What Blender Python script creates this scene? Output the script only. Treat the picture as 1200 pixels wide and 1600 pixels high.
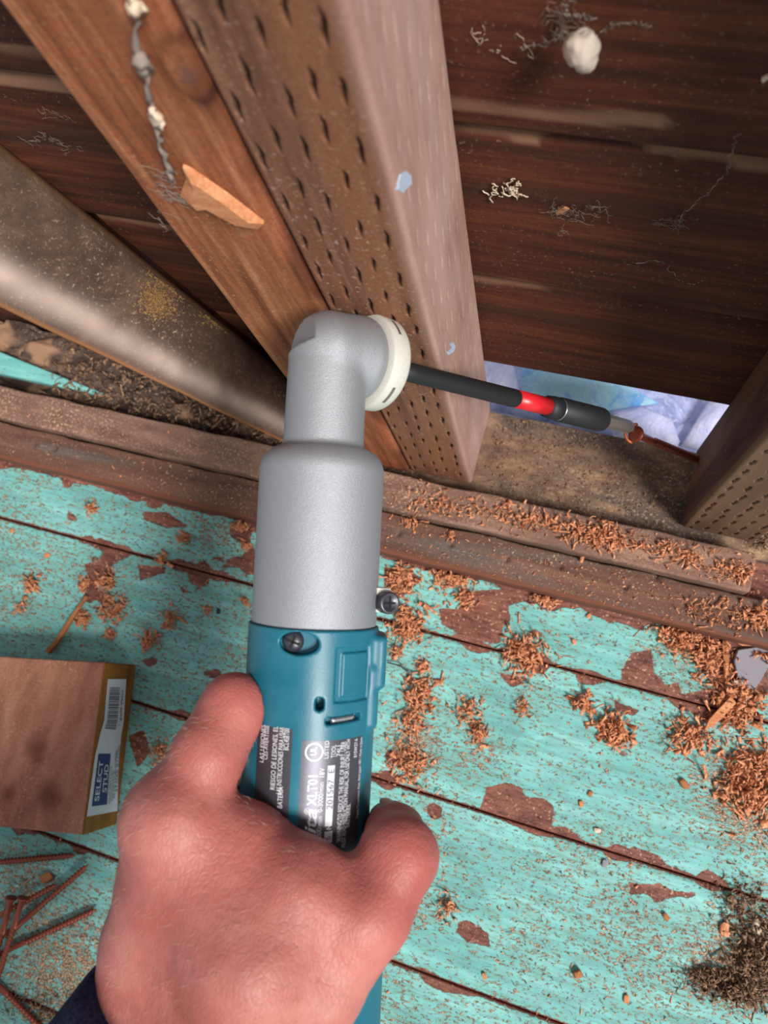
import bpy, bmesh, math
import numpy as np
from mathutils import Matrix, Vector

for _o in list(bpy.data.objects): bpy.data.objects.remove(_o)
C = bpy.context.scene.collection
SC = bpy.context.scene
rng = np.random.default_rng(7)

# ------------------------------------------------------------------ camera
F = 1230.0; H = 0.52                       # focal length (px at 1200x1600), height of the lens above the porch floor
def nz(v):
    v = np.array(v, float); return v/np.linalg.norm(v)
_d = nz((222, 286, F)); _b = .235
_X = nz((1, _b, -(222+286*_b)/F)); _Z = -_d; _Y = np.cross(_Z, _X)
R = np.array([_X, _Y, _Z])                 # lens frame (right, down, forward) -> world
CAM = np.array([0, 0, H])
cam_d = bpy.data.cameras.new('camera'); cam = bpy.data.objects.new('camera', cam_d); C.objects.link(cam)
cam_d.sensor_fit = 'VERTICAL'; cam_d.sensor_height = 36; cam_d.lens = F/1600*36
cam_d.clip_start = .005; cam_d.clip_end = 50
cr, cu, cb = R@np.array([1., 0, 0]), R@np.array([0, -1., 0]), R@np.array([0, 0, -1.])
cam.matrix_world = Matrix([[cr[0], cu[0], cb[0], 0], [cr[1], cu[1], cb[1], 0], [cr[2], cu[2], cb[2], H], [0, 0, 0, 1]])
cam_d.dof.use_dof = True; cam_d.dof.focus_distance = .36; cam_d.dof.aperture_fstop = 13
SC.camera = cam

# ------------------------------------------------------------------ world, sun, exposure
w = bpy.data.worlds.new('world'); SC.world = w; w.use_nodes = True
bg = w.node_tree.nodes['Background']; bg.inputs[0].default_value = (.93, .95, 1.0, 1); bg.inputs[1].default_value = .5
def sun_lamp(name, az, el, strength, angle, color):
    l = bpy.data.lights.new(name, 'SUN'); l.energy = strength; l.angle = math.radians(angle); l.color = color
    o = bpy.data.objects.new(name, l); C.objects.link(o)
    # az: direction the light comes FROM, degrees from +X towards -Y ; el: elevation
    a, e = math.radians(az), math.radians(el)
    frm = Vector((math.cos(a)*math.cos(e), -math.sin(a)*math.cos(e), math.sin(e)))
    o.rotation_euler = frm.to_track_quat('Z', 'Y').to_euler(); o.location = frm*3
    return o
sun_lamp('sun', 31, 50, 4.1, 16, (1.0, .97, .93))
SC.view_settings.view_transform = 'Standard'; SC.view_settings.look = 'None'
SC.view_settings.exposure = 0.22; SC.view_settings.gamma = 1.0; SC.view_settings.use_curve_mapping = False

# ------------------------------------------------------------------ helpers: where a sight line meets a plane of the place
def ray(px, py): return R@np.array(((px-600)/F, (py-800)/F, 1.))
def Wz(px, py, z=0.):
    r = ray(px, py); return r*((z-H)/r[2])+CAM
def WY(px, py, y):
    r = ray(px, py); return r*(y/r[1])+CAM
def WX(px, py, x):
    r = ray(px, py); return r*(x/r[0])+CAM
def WD(px, py, d): return ray(px, py)*d+CAM
def PX(P):
    c = (np.atleast_2d(P)-CAM)@R; return np.stack([600+F*c[:, 0]/c[:, 2], 800+F*c[:, 1]/c[:, 2]], 1)

# ------------------------------------------------------------------ helpers: noise
_perm = rng.random((64, 64, 64)).astype(np.float32)
def vnoise(P, s=1.0):
    P = np.asarray(P)*s; i = np.floor(P).astype(int); f = P-i; f = f*f*(3-2*f); o = 0
    for a in (0, 1):
        for b in (0, 1):
            for c in (0, 1):
                wgt = (f[:, 0] if a else 1-f[:, 0])*(f[:, 1] if b else 1-f[:, 1])*(f[:, 2] if c else 1-f[:, 2])
                o = o+wgt*_perm[(i[:, 0]+a) % 64, (i[:, 1]+b) % 64, (i[:, 2]+c) % 64]
    return o*2-1
def fbm(P, s, n=4):
    o = 0; a = 1.; t = 0
    for k in range(n): o = o+a*vnoise(np.asarray(P)+k*7.3/s, s*2**k); t += a; a *= .5
    return o/t

# ------------------------------------------------------------------ helpers: objects
def mesh_obj(name, V, Fc, mat, parent=None, smooth=True, fix=False, attrs=None, origin=None):
    V = np.asarray(V, float)
    lo, hi = V.min(0), V.max(0)
    if origin is None: origin = np.array([(lo[0]+hi[0])/2, (lo[1]+hi[1])/2, lo[2]])
    origin = np.asarray(origin, float)
    me = bpy.data.meshes.new(name)
    L = V-origin
    if isinstance(Fc, np.ndarray):
        n, k = Fc.shape
        me.vertices.add(len(L)); me.vertices.foreach_set('co', L.astype(np.float32).ravel())
        me.loops.add(n*k); me.loops.foreach_set('vertex_index', Fc.astype(np.int32).ravel())
        me.polygons.add(n); me.polygons.foreach_set('loop_start', np.arange(0, n*k, k, dtype=np.int32))
        me.update(calc_edges=True)
    else:
        me.from_pydata([tuple(v) for v in L], [], [tuple(int(i) for i in f) for f in Fc])
    if fix:
        bm = bmesh.new(); bm.from_mesh(me); bmesh.ops.recalc_face_normals(bm, faces=bm.faces); bm.to_mesh(me); bm.free()
    me.validate()
    if smooth: me.polygons.foreach_set('use_smooth', [True]*len(me.polygons))
    for k, a in (attrs or {}).items():
        at = me.attributes.new(k, 'FLOAT', 'POINT'); at.data.foreach_set('value', np.asarray(a, np.float32))
    if mat: me.materials.append(mat)
    o = bpy.data.objects.new(name, me); C.objects.link(o)
    if parent is not None:
        o.parent = parent; o.location = Vector(origin)-Vector(parent['_loc'])
    else: o.location = origin
    o['_loc'] = list(origin)
    return o
def thing(name, label, cat, loc, group=None, kind=None):
    o = bpy.data.objects.new(name, None); C.objects.link(o); o.location = loc; o['_loc'] = [float(c) for c in loc]
    o.empty_display_size = .02
    return tag(o, label, cat, group, kind)
def tag(o, label, cat, group=None, kind=None):
    if label: o['label'] = label
    if cat: o['category'] = cat
    if group: o['group'] = group
    if kind: o['kind'] = kind
    return o

def samples(a, b, res, r):
    n = max(1, int(round((b-a-2*r)/res))); m = list(np.linspace(a+r, b-r, n+1))
    if r > 0:
        e = [a, a+r*.3, a+r*.65]; m = e+m+[b-r*.65, b-r*.3, b]
    return np.array(m)
def board(x, y, z, res, r=.0015):
    """closed box of gridded faces with rounded edges; returns unrounded points, rounded points, faces"""
    ax = [samples(*x, res[0], r), samples(*y, res[1], r), samples(*z, res[2], r)]
    n = [len(a) for a in ax]
    Vs = []; Fs = []; off = 0
    for k in range(3):
        i, j = (k+1) % 3, (k+2) % 3
        for side in (0, 1):
            A, B = np.meshgrid(np.arange(n[i]), np.arange(n[j]), indexing='ij')
            ids = np.zeros((n[i]*n[j], 3), int); ids[:, i] = A.ravel(); ids[:, j] = B.ravel(); ids[:, k] = 0 if side == 0 else n[k]-1
            Vs.append(ids)
            q = (np.arange(n[i]-1)[:, None]*n[j]+np.arange(n[j]-1)[None]).ravel()
            f = np.stack([q, q+n[j], q+n[j]+1, q+1], 1)
            if side == 0: f = f[:, ::-1]
            Fs.append(f+off); off += n[i]*n[j]
    ids = np.concatenate(Vs); Fc = np.concatenate(Fs)
    key = (ids[:, 0]*n[1]+ids[:, 1])*n[2]+ids[:, 2]
    u, inv = np.unique(key, return_inverse=True); first = np.zeros(len(u), int); first[inv] = np.arange(len(key))
    ids = ids[first]; Fc = inv[Fc]
    P = np.stack([ax[0][ids[:, 0]], ax[1][ids[:, 1]], ax[2][ids[:, 2]]], 1)
    lo = np.array([x[0], y[0], z[0]])+r; hi = np.array([x[1], y[1], z[1]])-r
    Cc = np.clip(P, lo, hi); D = P-Cc; l = np.linalg.norm(D, axis=1)
    Q = P.copy(); m = l > 1e-9; 
    nin = (np.abs(D) > 1e-9).sum(1)
    mx = np.abs(D).max(1)
    Q[m] = Cc[m]+D[m]/l[m][:, None]*mx[m][:, None]
    return P, Q, Fc

def smin(a, b, k):
    h = np.clip(.5+.5*(b-a)/k, 0, 1); return b*(1-h)+a*h-k*h*(1-h)
def smax(a, b, k): return -smin(-a, -b, k)
def capsule(P, a, b, ra, rb):
    a = np.array(a, float); b = np.array(b, float); ab = b-a
    t = np.clip(((P-a)@ab)/(ab@ab), 0, 1); return np.linalg.norm(P-a-t[:, None]*ab, axis=1)-(ra+(rb-ra)*t)
def surfnet(f, lo, hi, h, steps=3):
    lo = np.array(lo, float); hi = np.array(hi, float); n = np.ceil((hi-lo)/h).astype(int)+1
    g = [lo[k]+h*np.arange(n[k]) for k in range(3)]
    Fv = np.empty(n, np.float64)
    for i in range(0, n[0], 12):
        A = np.stack(np.meshgrid(g[0][i:i+12], g[1], g[2], indexing='ij'), -1)
        Fv[i:i+12] = f(A.reshape(-1, 3)).reshape(A.shape[:3])
    S = Fv < 0
    cs = tuple(n-1); cnt = np.zeros(cs); acc = np.zeros(cs+(3,))
    cor = [(a, b, c) for a in (0, 1) for b in (0, 1) for c in (0, 1)]
    def sl(o): return tuple(slice(o[k], o[k]+n[k]-1) for k in range(3))
    for o in cor:
        for k in range(3):
            if o[k]: continue
            o2 = list(o); o2[k] = 1
            f0, f1 = Fv[sl(o)], Fv[sl(o2)]; x = (f0 < 0) != (f1 < 0)
            t = np.where(x, f0/np.where(x, f0-f1, 1), 0)
            cnt += x
            for q in range(3): acc[..., q] += np.where(x, o[q]+(t if q == k else 0), 0)
    act = cnt > 0; idx = -np.ones(cs, int); idx[act] = np.arange(act.sum())
    base = np.argwhere(act); V = lo+h*(base+acc[act]/cnt[act][:, None])
    Fs = []
    for k in range(3):
        i, j = (k+1) % 3, (k+2) % 3
        a = [slice(1, n[q]-1) for q in range(3)]; a[k] = slice(0, n[k]-1); b = list(a); b[k] = slice(1, n[k])
        x = S[tuple(a)] != S[tuple(b)]
        pos = np.argwhere(x)
        if len(pos) == 0: continue
        off = np.array([1, 1, 1]); off[k] = 0; pos = pos+off
        flip = S[tuple(a)][x]
        def g4(di, dj):
            p = pos.copy(); p[:, i] -= di; p[:, j] -= dj; return idx[p[:, 0], p[:, 1], p[:, 2]]
        q = np.stack([g4(1, 1), g4(0, 1), g4(0, 0), g4(1, 0)], 1)
        q[~flip] = q[~flip][:, ::-1]; Fs.append(q)
    Fc = np.concatenate(Fs)
    e = h*.02
    for _ in range(steps):
        d0 = f(V); G = np.stack([(f(V+np.eye(3)[k]*e)-f(V-np.eye(3)[k]*e))/(2*e) for k in range(3)], 1)
        g2 = np.maximum((G*G).sum(1), .05); V = V-np.clip(d0/g2, -h*.5, h*.5)[:, None]*G
    return V, Fc

def frame_of(axis, ref=None):
    a = nz(axis); ref = np.array(ref if ref is not None else ((0, 0, 1) if abs(a[2]) < .9 else (1, 0, 0)), float)
    u = nz(ref-a*(a@ref)); return u, np.cross(a, u), a
def lathe(prof, o, axis, n=40, fn=None):
    u, v, a = frame_of(axis); o = np.array(o); V = []
    for s, r in prof:
        t = np.linspace(0, 2*np.pi, n, endpoint=False)
        rr = r if fn is None else r+fn(s, t)
        V.append(o+a*s+(np.cos(t)*rr)[:, None]*u+(np.sin(t)*rr)[:, None]*v)
    V = np.concatenate(V); m = len(prof); Fc = []
    for i in range(m-1):
        for j in range(n): Fc.append((i*n+j, i*n+(j+1) % n, (i+1)*n+(j+1) % n, (i+1)*n+j))
    Fc.append(tuple(range(n))[::-1]); Fc.append(tuple((m-1)*n+j for j in range(n)))
    return V, Fc
def tube(P, r, n=6):
    P = np.array(P, float); r = np.broadcast_to(r, (len(P),)); V = []; Fc = []
    for i, p in enumerate(P):
        t = P[min(i+1, len(P)-1)]-P[max(i-1, 0)]; u, v, a = frame_of(t, (0.31, .52, .8))
        an = np.linspace(0, 2*np.pi, n, endpoint=False); V.append(p+r[i]*(np.cos(an)[:, None]*u+np.sin(an)[:, None]*v))
    for i in range(len(P)-1):
        for j in range(n): Fc.append((i*n+j, i*n+(j+1) % n, (i+1)*n+(j+1) % n, (i+1)*n+j))
    Fc.append(tuple(range(n))[::-1]); Fc.append(tuple((len(P)-1)*n+j for j in range(n)))
    return np.concatenate(V), Fc
def joinm(parts):
    V = []; Fc = []; o = 0
    for v, f in parts:
        V.append(v); Fc += [tuple(int(i)+o for i in q) for q in f]; o += len(v)
    return np.concatenate(V), Fc

# ------------------------------------------------------------------ materials
def srgb(h):
    if isinstance(h, str): c = [int(h[i:i+2], 16)/255 for i in (0, 2, 4)]
    else: c = [x/255 for x in h]
    return tuple(x/12.92 if x <= .04045 else ((x+.055)/1.055)**2.4 for x in c)+(1,)
class NT:
    def __init__(s, name):
        s.m = bpy.data.materials.new(name); s.m.use_nodes = True; s.t = s.m.node_tree; s.N = s.t.nodes; s.L = s.t.links
        s.bsdf = s.N['Principled BSDF']; s.tc = s.N.new('ShaderNodeTexCoord')
    def link(s, a, b): s.L.new(a, b)
    def _in(s, sock, v):
        if hasattr(v, 'links') or hasattr(v, 'is_output'): s.L.new(v, sock)
        else: sock.default_value = v
    def mapp(s, scale, src='Object', rot=(0, 0, 0)):
        n = s.N.new('ShaderNodeMapping'); n.inputs['Scale'].default_value = scale; n.inputs['Rotation'].default_value = rot
        s.link(s.tc.outputs[src], n.inputs[0]); return n.outputs[0]
    def noise(s, vec, scale, detail=4, rough=.55, dist=0.):
        n = s.N.new('ShaderNodeTexNoise'); n.inputs['Scale'].default_value = scale; n.inputs['Detail'].default_value = detail
        n.inputs['Roughness'].default_value = rough; n.inputs['Distortion'].default_value = dist; s.link(vec, n.inputs['Vector']); return n.outputs[0]
    def ramp(s, fac, stops):
        n = s.N.new('ShaderNodeValToRGB'); cr_ = n.color_ramp
        while len(cr_.elements) < len(stops): cr_.elements.new(.5)
        for e, (p, c) in zip(cr_.elements, stops): e.position = p; e.color = c if len(c) == 4 else tuple(c)+(1,)
        s.link(fac, n.inputs[0]); return n.outputs[0]
    def step(s, fac, a, b): return s.ramp(fac, [(a, (0, 0, 0, 1)), (b, (1, 1, 1, 1))])
    def mix(s, f, a, b, mode='MIX'):
        n = s.N.new('ShaderNodeMix'); n.data_type = 'RGBA'; n.blend_type = mode
        s._in(n.inputs[0], f); s._in(n.inputs[6], a); s._in(n.inputs[7], b); return n.outputs[2]
    def math(s, op, a, b=0., clamp=False):
        n = s.N.new('ShaderNodeMath'); n.operation = op; n.use_clamp = clamp; s._in(n.inputs[0], a); s._in(n.inputs[1], b); return n.outputs[0]
    def attr(s, name):
        n = s.N.new('ShaderNodeAttribute'); n.attribute_name = name; return n.outputs['Fac']
    def bump(s, h, dist, strength=1., nrm=None):
        n = s.N.new('ShaderNodeBump'); n.inputs['Distance'].default_value = dist; n.inputs['Strength'].default_value = strength
        s.link(h, n.inputs['Height'])
        if nrm is not None: s.link(nrm, n.inputs['Normal'])
        return n.outputs[0]
    def out(s, col=None, rough=None, nrm=None, metal=None, spec=None):
        b = s.bsdf
        if col is not None: s._in(b.inputs['Base Color'], col)
        if rough is not None: s._in(b.inputs['Roughness'], rough)
        if metal is not None: s._in(b.inputs['Metallic'], metal)
        if spec is not None: s._in(b.inputs['Specular IOR Level'], spec)
        if nrm is not None: s.link(nrm, b.inputs['Normal'])
        return s.m
def flat(name, col, rough=.6, metal=0., spec=.5):
    n = NT(name); v = n.mapp((1, 1, 1)); t = n.noise(v, 900, 3)
    c = n.mix(n.math('MULTIPLY', t, .25), srgb(col), (0, 0, 0, 1))
    return n.out(c, rough, None, metal, spec)
def wood(name, cols, axis, fine=260, blotch=None, dust=None, dust_amt=(.55, .7), rough=.8, mask=None, mask2=None, bumpd=.0006, stretch=14):
    """streaky grain along axis; blotch: colour in large patches; dust: pale specks; mask: colour where attribute 'mask' is 1"""
    n = NT(name); sc = [1, 1, 1]; sc[axis] = 1/stretch
    v = n.mapp(tuple(sc)); g = n.noise(v, fine, 6, .6, .4); g2 = n.noise(v, fine*.18, 4, .5, .6)
    k = n.math('ADD', n.math('MULTIPLY', g, .5), n.math('MULTIPLY', g2, .5))
    c = n.ramp(k, [(.34, srgb(cols[0])), (.5, srgb(cols[1])), (.64, srgb(cols[2]))])
    vo = n.mapp((1, 1, 1))
    if blotch:
        c = n.mix(n.step(n.noise(v, 34, 4, .6, .8), *blotch[1]), c, srgb(blotch[0]))
    fi = n.noise(vo, 700, 5, .7)
    c = n.mix(n.math('MULTIPLY', n.step(fi, .45, .7), .35), c, (.02, .012, .008, 1))
    if dust:
        big = n.noise(vo, 22, 3); sp = n.noise(vo, 560, 3, .6)
        dd = n.math('MULTIPLY', n.step(big, .35, .7), n.step(sp, *dust_amt))
        c = n.mix(dd, c, srgb(dust))
    if mask: c = n.mix(n.attr('mask'), c, srgb(mask))
    if mask2:
        c = n.mix(n.attr('mask2'), c, srgb(mask2))
    return n.out(c, rough, n.bump(k, bumpd, .6, n.bump(fi, bumpd*.5, .5)), None, .3)

M = {}
M['pine'] = wood('pine_stud', ['61301b', 'a05e3c', 'c98a62'], 2, blotch=('8a4526', (.5, .7)), dust='c09a80', dust_amt=(.63, .7), mask='6d6360', mask2='4a2417', stretch=20, bumpd=.0014)
M['treated'] = wood('treated_stud', ['563627', '7c543f', '9b7157'], 2, blotch=('8a5a3e', (.45, .65)), dust='b79f92', dust_amt=(.6, .68), mask='2a1712', mask2='bd9f95', stretch=14)
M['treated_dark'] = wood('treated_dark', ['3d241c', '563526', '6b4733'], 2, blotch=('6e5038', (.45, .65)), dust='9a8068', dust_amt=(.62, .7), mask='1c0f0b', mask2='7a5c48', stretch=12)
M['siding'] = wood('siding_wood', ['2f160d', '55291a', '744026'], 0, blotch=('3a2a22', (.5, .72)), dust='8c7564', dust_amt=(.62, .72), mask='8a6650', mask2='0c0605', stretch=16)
M['brace'] = wood('brace_wood', ['35231b', '533d31', '6c5545'], 0, fine=90, blotch=('463227', (.4, .7)), dust='a08b7b', dust_amt=(.58, .7), mask='b9a397', mask2='855a38', stretch=2.5)
M['brace_edge'] = wood('brace_edge_wood', ['8a5230', 'ab6f45', 'b98358'], 0, fine=120, stretch=5)
M['plate'] = wood('plate_wood', ['4f3a30', '82654f', 'ab8a6c'], 0, fine=150, blotch=('5a4a44', (.42, .62)), dust='b39a7c', dust_amt=(.56, .66), stretch=2.2, bumpd=.0015)
M['rotten'] = wood('rotten_wood', ['2c211c', '5b4840', '7c665c'], 0, fine=160, blotch=('3b2b24', (.42, .62)), dust='9c8577', dust_amt=(.55, .66), mask='94725a', stretch=3, bumpd=.002)
M['curb_top'] = wood('curb_top_wood', ['5b4136', '846355', 'a07f6d'], 0, fine=150, blotch=('6c5246', (.42, .62)), dust='c2a185', dust_amt=(.53, .66), stretch=5, bumpd=.001)
M['curb_low'] = wood('curb_low_wood', ['4c332a', '6b4b3d', '85604e'], 0, fine=130, blotch=('5e5d5b', (.47, .62)), dust='c0a48c', dust_amt=(.6, .68), mask='6e4230', stretch=12, bumpd=.0008)
M['subfloor'] = flat('subfloor_dark', '1a120e', .9)

def floor_material():
    n = NT('painted_floor'); v = n.mapp((.16, 1, 1)); vo = n.mapp((1, 1, 1))
    base = n.ramp(n.noise(v, 300, 5, .6, .4), [(.3, srgb('4f2a20')), (.5, srgb('77463a')), (.7, srgb('8d5c4b'))])
    base = n.mix(n.step(n.noise(vo, 520, 3), .6, .68), base, srgb('b98f74'))
    p = n.attr('paint')
    fine = n.noise(vo, 330, 5, .65); k = n.math('ADD', p, n.math('MULTIPLY', n.math('SUBTRACT', fine, .5), .0032))
    k = n.math('MULTIPLY', k, 1800.); pm = n.math('ADD', k, .5, True)
    # wear freckles
    fr = n.noise(n.mapp((.5, 1, 1)), 640, 4, .65); grow = n.attr('dirt')
    thr = n.math('SUBTRACT', .64, n.math('MULTIPLY', grow, .2))
    fm = n.math('MULTIPLY', n.math('SUBTRACT', fr, thr), 22., True)
    fm = n.math('MAXIMUM', fm, 0.)
    pc = n.ramp(n.noise(v, 90, 5, .6, .5), [(.3, srgb('5ba19d')), (.5, srgb('74b9b4')), (.7, srgb('8dcec8'))])
    pc = n.mix(n.math('MULTIPLY', n.step(n.noise(n.mapp((.08, 1, 1)), 420, 4, .6), .5, .72), .65), pc, srgb('5d8277'))
    grime = n.math('MULTIPLY', n.math('MULTIPLY', n.step(n.noise(vo, 150, 5, .7), .4, .66), grow, True), .8)
    pc = n.mix(grime, pc, srgb('7b7460'))
    dc = n.ramp(n.noise(vo, 900, 2), [(.35, srgb('4a3830')), (.5, srgb('8f765e')), (.66, srgb('c9ac8c'))])
    pc = n.mix(fm, pc, dc)
    c = n.mix(pm, base, pc)
    hb = n.math('ADD', n.math('MULTIPLY', pm, .5), n.math('MULTIPLY', fm, .35))
    nr = n.bump(hb, .0008, .9, n.bump(n.noise(v, 500, 4, .6), .0004, .5))
    return n.out(c, .6, nr, None, .35)
M['floor'] = floor_material()

def brushed(name, c, rough=.56):
    n = NT(name); v = n.mapp((1, 1, 1)); a = n.noise(n.mapp((30, 30, 900)), 1.6, 4, .7); b_ = n.noise(v, 2600, 2, .6)
    col = n.mix(n.math('MULTIPLY', a, .35), srgb(c), srgb('8a898b')); 
    return n.out(col, n.math('ADD', n.math('MULTIPLY', b_, .18), rough-.08), n.bump(b_, .0003, .7, n.bump(a, .00012, .5)), .6, .5)
M['cast'] = brushed('cast_aluminium', 'a4a7ac')
M['ring'] = flat('ivory_rubber', 'cfcdc3', .55)
M['teal'] = None
def teal():
    n = NT('teal_plastic'); b_ = n.noise(n.mapp((1, 1, 1)), 1500, 3, .6); sm = n.noise(n.mapp((1, 1, 1)), 40, 4)
    c = n.mix(n.step(sm, .45, .8), srgb('0d6175'), srgb('2a7183'))
    return n.out(c, n.math('ADD', n.math('MULTIPLY', sm, .2), .3), n.bump(b_, .0001, .35), None, .45)
M['teal'] = teal()
M['label'] = flat('label_charcoal', '57565e', .42, .6)
M['ink'] = flat('label_white_ink', 'e9e9ee', .45)
M['labelwhite'] = flat('label_white_patch', 'dedee4', .4)
M['black_steel'] = flat('blackened_steel', '5a5a62', .38, .7)
M['black'] = flat('black_plastic', '17181c', .45)
M['hole'] = flat('dark_hole', '08090a', .8)
M['rubber'] = flat('matt_black_sleeve', '1c1c1f', .6)
M['red'] = flat('red_band', 'd8232c', .35)
M['steel'] = flat('worn_steel', '8c867f', .45, .6)
M['chrome'] = flat('bright_steel', 'd9d9dc', .25, .9)
M['copper'] = flat('copper_coated_screw', '8c4430', .42, .35)
M['copper_bright'] = flat('copper_head', 'b5603c', .35, .5)
M['paper'] = flat('label_paper', 'd5d3da', .7)
M['navyink'] = flat('navy_ink', '2a3170', .7)
M['greyink'] = flat('grey_ink', '5b5b66', .7)
M['cocoon'] = flat('cocoon_silk', 'c8b7a8', .9)
M['web'] = flat('cobweb_grey', '9a8a80', .95)
M['pale'] = flat('pale_chip', 'e0c9b0', .8)
M['bluewhite'] = flat('blue_white_paint_fleck', 'b9c4d8', .6)
M['slate'] = flat('grey_stone', '8f8a94', .75)
M['moss'] = flat('yellow_mould', 'a37c48', .95)
def shavings(name, a, b_, c_):
    n = NT(name); v = n.mapp((1, 1, 1)); k = n.noise(v, 420, 4, .7)
    return n.out(n.ramp(k, [(.32, srgb(a)), (.5, srgb(b_)), (.68, srgb(c_))]), .75, None, None, .3)
M['shav'] = shavings('cedar_shavings', '9c5936', 'c88159', 'e6b18c')
M['shavdark'] = shavings('dark_debris', '3f2d24', '7a5b46', 'b59678')
M['splint'] = wood('fresh_splinter', ['b06a42', 'd08b5f', 'e3ab80'], 0, fine=200, stretch=5)
M['end'] = wood('block_face', ['7c4a3c', 'a8705b', 'bd8973'], 1, fine=70, blotch=('8c5a42', (.5, .68)), dust='d3a384', dust_amt=(.6, .7), mask='6a3c2a', mask2='7e5a49', stretch=3)
M['ochre'] = wood('block_side', ['6a4118', '8a5a24', '9c6a2e'], 1, fine=90, stretch=6)
M['cloth'] = None
def cloth():
    n = NT('navy_fleece'); k = n.noise(n.mapp((1, 1, 1)), 900, 4, .7)
    return n.out(n.ramp(k, [(.35, srgb('1a1d30')), (.65, srgb('3a3e58'))]), .95, n.bump(k, .001, .8), None, .1)
M['cloth'] = cloth()
def skin():
    n = NT('skin'); v = n.mapp((1, 1, 1)); big = n.noise(v, 26, 4, .55); mid = n.noise(v, 90, 5, .6); fi = n.noise(n.mapp((1, 1, 1)), 900, 4, .65)
    c = n.ramp(big, [(.32, srgb('90504a')), (.5, srgb('a8645d')), (.68, srgb('ba7c71'))])
    c = n.mix(n.math('MULTIPLY', n.step(mid, .5, .72), .4), c, srgb('b05a52'))
    c = n.mix(n.math('MULTIPLY', n.step(n.noise(v, 300, 3, .6), .6, .7), .3), c, srgb('8f5340'))
    c = n.mix(n.math('MULTIPLY', n.attr('red'), .6), c, srgb('b85a56'))
    wr = n.N.new('ShaderNodeTexVoronoi'); wr.feature = 'DISTANCE_TO_EDGE'; wr.inputs['Scale'].default_value = 620
    n.link(n.mapp((1, .55, .8)), wr.inputs['Vector'])
    cre = n.math('MINIMUM', n.math('MULTIPLY', wr.outputs[0], 6.), 1.)
    m = n.out(c, n.math('ADD', n.math('MULTIPLY', fi, .15), .42), n.bump(cre, .00022, .35, n.bump(fi, .0003, .4, n.bump(mid, .0012, .35))), None, .4)
    n.bsdf.inputs['Subsurface Weight'].default_value = .18; n.bsdf.inputs['Subsurface Radius'].default_value = (1, .35, .2); n.bsdf.inputs['Subsurface Scale'].default_value = .003
    return m
M['skin'] = skin()
M['nail'] = flat('fingernail', 'c9a696', .35)
def outside_mat(name, a, b_, c_):  # colours raised to stand in for the bright daylight outside
    n = NT(name); v = n.mapp((1, 1, 1)); k = n.noise(v, 38, 6, .65, 1.); k2 = n.noise(v, 300, 4, .7)
    c = n.ramp(k, [(.36, srgb(a)), (.5, srgb(b_)), (.64, srgb(c_))]); c = n.mix(n.step(k2, .55, .7), c, srgb('dfe2f5'))
    return n.out(c, .6, n.bump(k, .004, .8), None, .3)
M['tarp'] = outside_mat('blue_sheet', 'a8dbe2', 'a9daf0', '6fb2f0')
M['gravel'] = outside_mat('lavender_litter', '9096c6', 'bcc2ee', 'd8dcfa')
M['leafblue'] = outside_mat('pale_litter', 'b4b6dc', 'c8c8ea', 'dcdaf4')

# ================================================================== THE SETTING
# floor boards
SEAMS = [-.372, -.2735, -.175, -.0757, .0225, .121]
PATCH = [  # bare spots in the paint (places on the floor)
 [(745,922),(800,920),(835,937),(795,945),(797,970),(785,982),(782,1005),(765,1005),(725,995),(690,975),(685,950),(715,952),(735,925)],
 [(987,1020),(1017,1015),(1022,1050),(1040,1070),(1060,1067),(1067,1090),(1025,1080),(970,1065),(972,1045)],
 [(775,1050),(800,1055),(827,1060),(800,1075),(790,1065)],
 [(750,1265),(760,1230),(790,1222),(815,1230),(820,1245),(850,1247),(865,1260),(862,1290),(885,1292),(920,1320),(880,1310),(835,1305)],
 [(975,1332),(987,1322),(1030,1337),(1040,1350),(1065,1360),(1090,1370),(1050,1362),(1000,1345)],
 [(982,1377),(1000,1382),(1030,1380),(1050,1392),(1087,1395),(1085,1402),(1052,1402),(1025,1410),(1010,1397),(985,1397)],
 [(717,1440),(730,1437),(762,1457),(765,1480),(730,1472),(712,1455)],
 [(655,1525),(690,1532),(750,1550),(745,1557),(695,1550),(670,1540)],
 [(222,800),(260,800),(295,822),(260,825),(225,812)],
 [(215,882),(260,887),(257,895),(220,907)],
 [(280,915),(300,925),(320,907),(312,920),(300,926),(285,925)],
 [(1070,1085),(1110,1075),(1140,1090),(1180,1110),(1200,1130),(1160,1125),(1105,1130),(1080,1115)],
 [(1060,960),(1200,1000),(1200,1080),(1180,1100),(1150,1060),(1120,1080),(1090,1040),(1070,1010)],
 [(600,885),(640,890),(660,905),(625,935),(600,930)],
 [(960,1095),(1000,1110),(990,1118),(960,1108)],
 [(200,1150),(225,1140),(235,1175),(215,1200)],
]
PATCHW = [np.array([Wz(x, y, 0)[:2] for x, y in p]) for p in PATCH]
def poly_sd(Q, poly):
    n = len(poly); d = np.full(len(Q), 1e9); ins = np.zeros(len(Q), bool)
    for i in range(n):
        a, b = poly[i], poly[(i+1) % n]; e = b-a; w_ = Q-a
        t = np.clip((w_@e)/(e@e), 0, 1); d = np.minimum(d, np.linalg.norm(w_-t[:, None]*e, axis=1))
        c = ((a[1] <= Q[:, 1]) != (b[1] <= Q[:, 1])); 
        xx = a[0]+(Q[:, 1]-a[1])/(b[1]-a[1]+1e-12)*(b[0]-a[0]); ins ^= c & (Q[:, 0] < xx)
    return np.where(ins, -d, d)
floor_root = mesh_obj('floor', *(lambda P, Q, f: (Q, f))(*board((-.62, .42), (-.40, .176), (-.03, -.0145), (.2, .2, .1), .001)), M['subfloor'])
tag(floor_root, 'worn turquoise painted porch floor of tongue and groove boards', None, None, 'structure')
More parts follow.
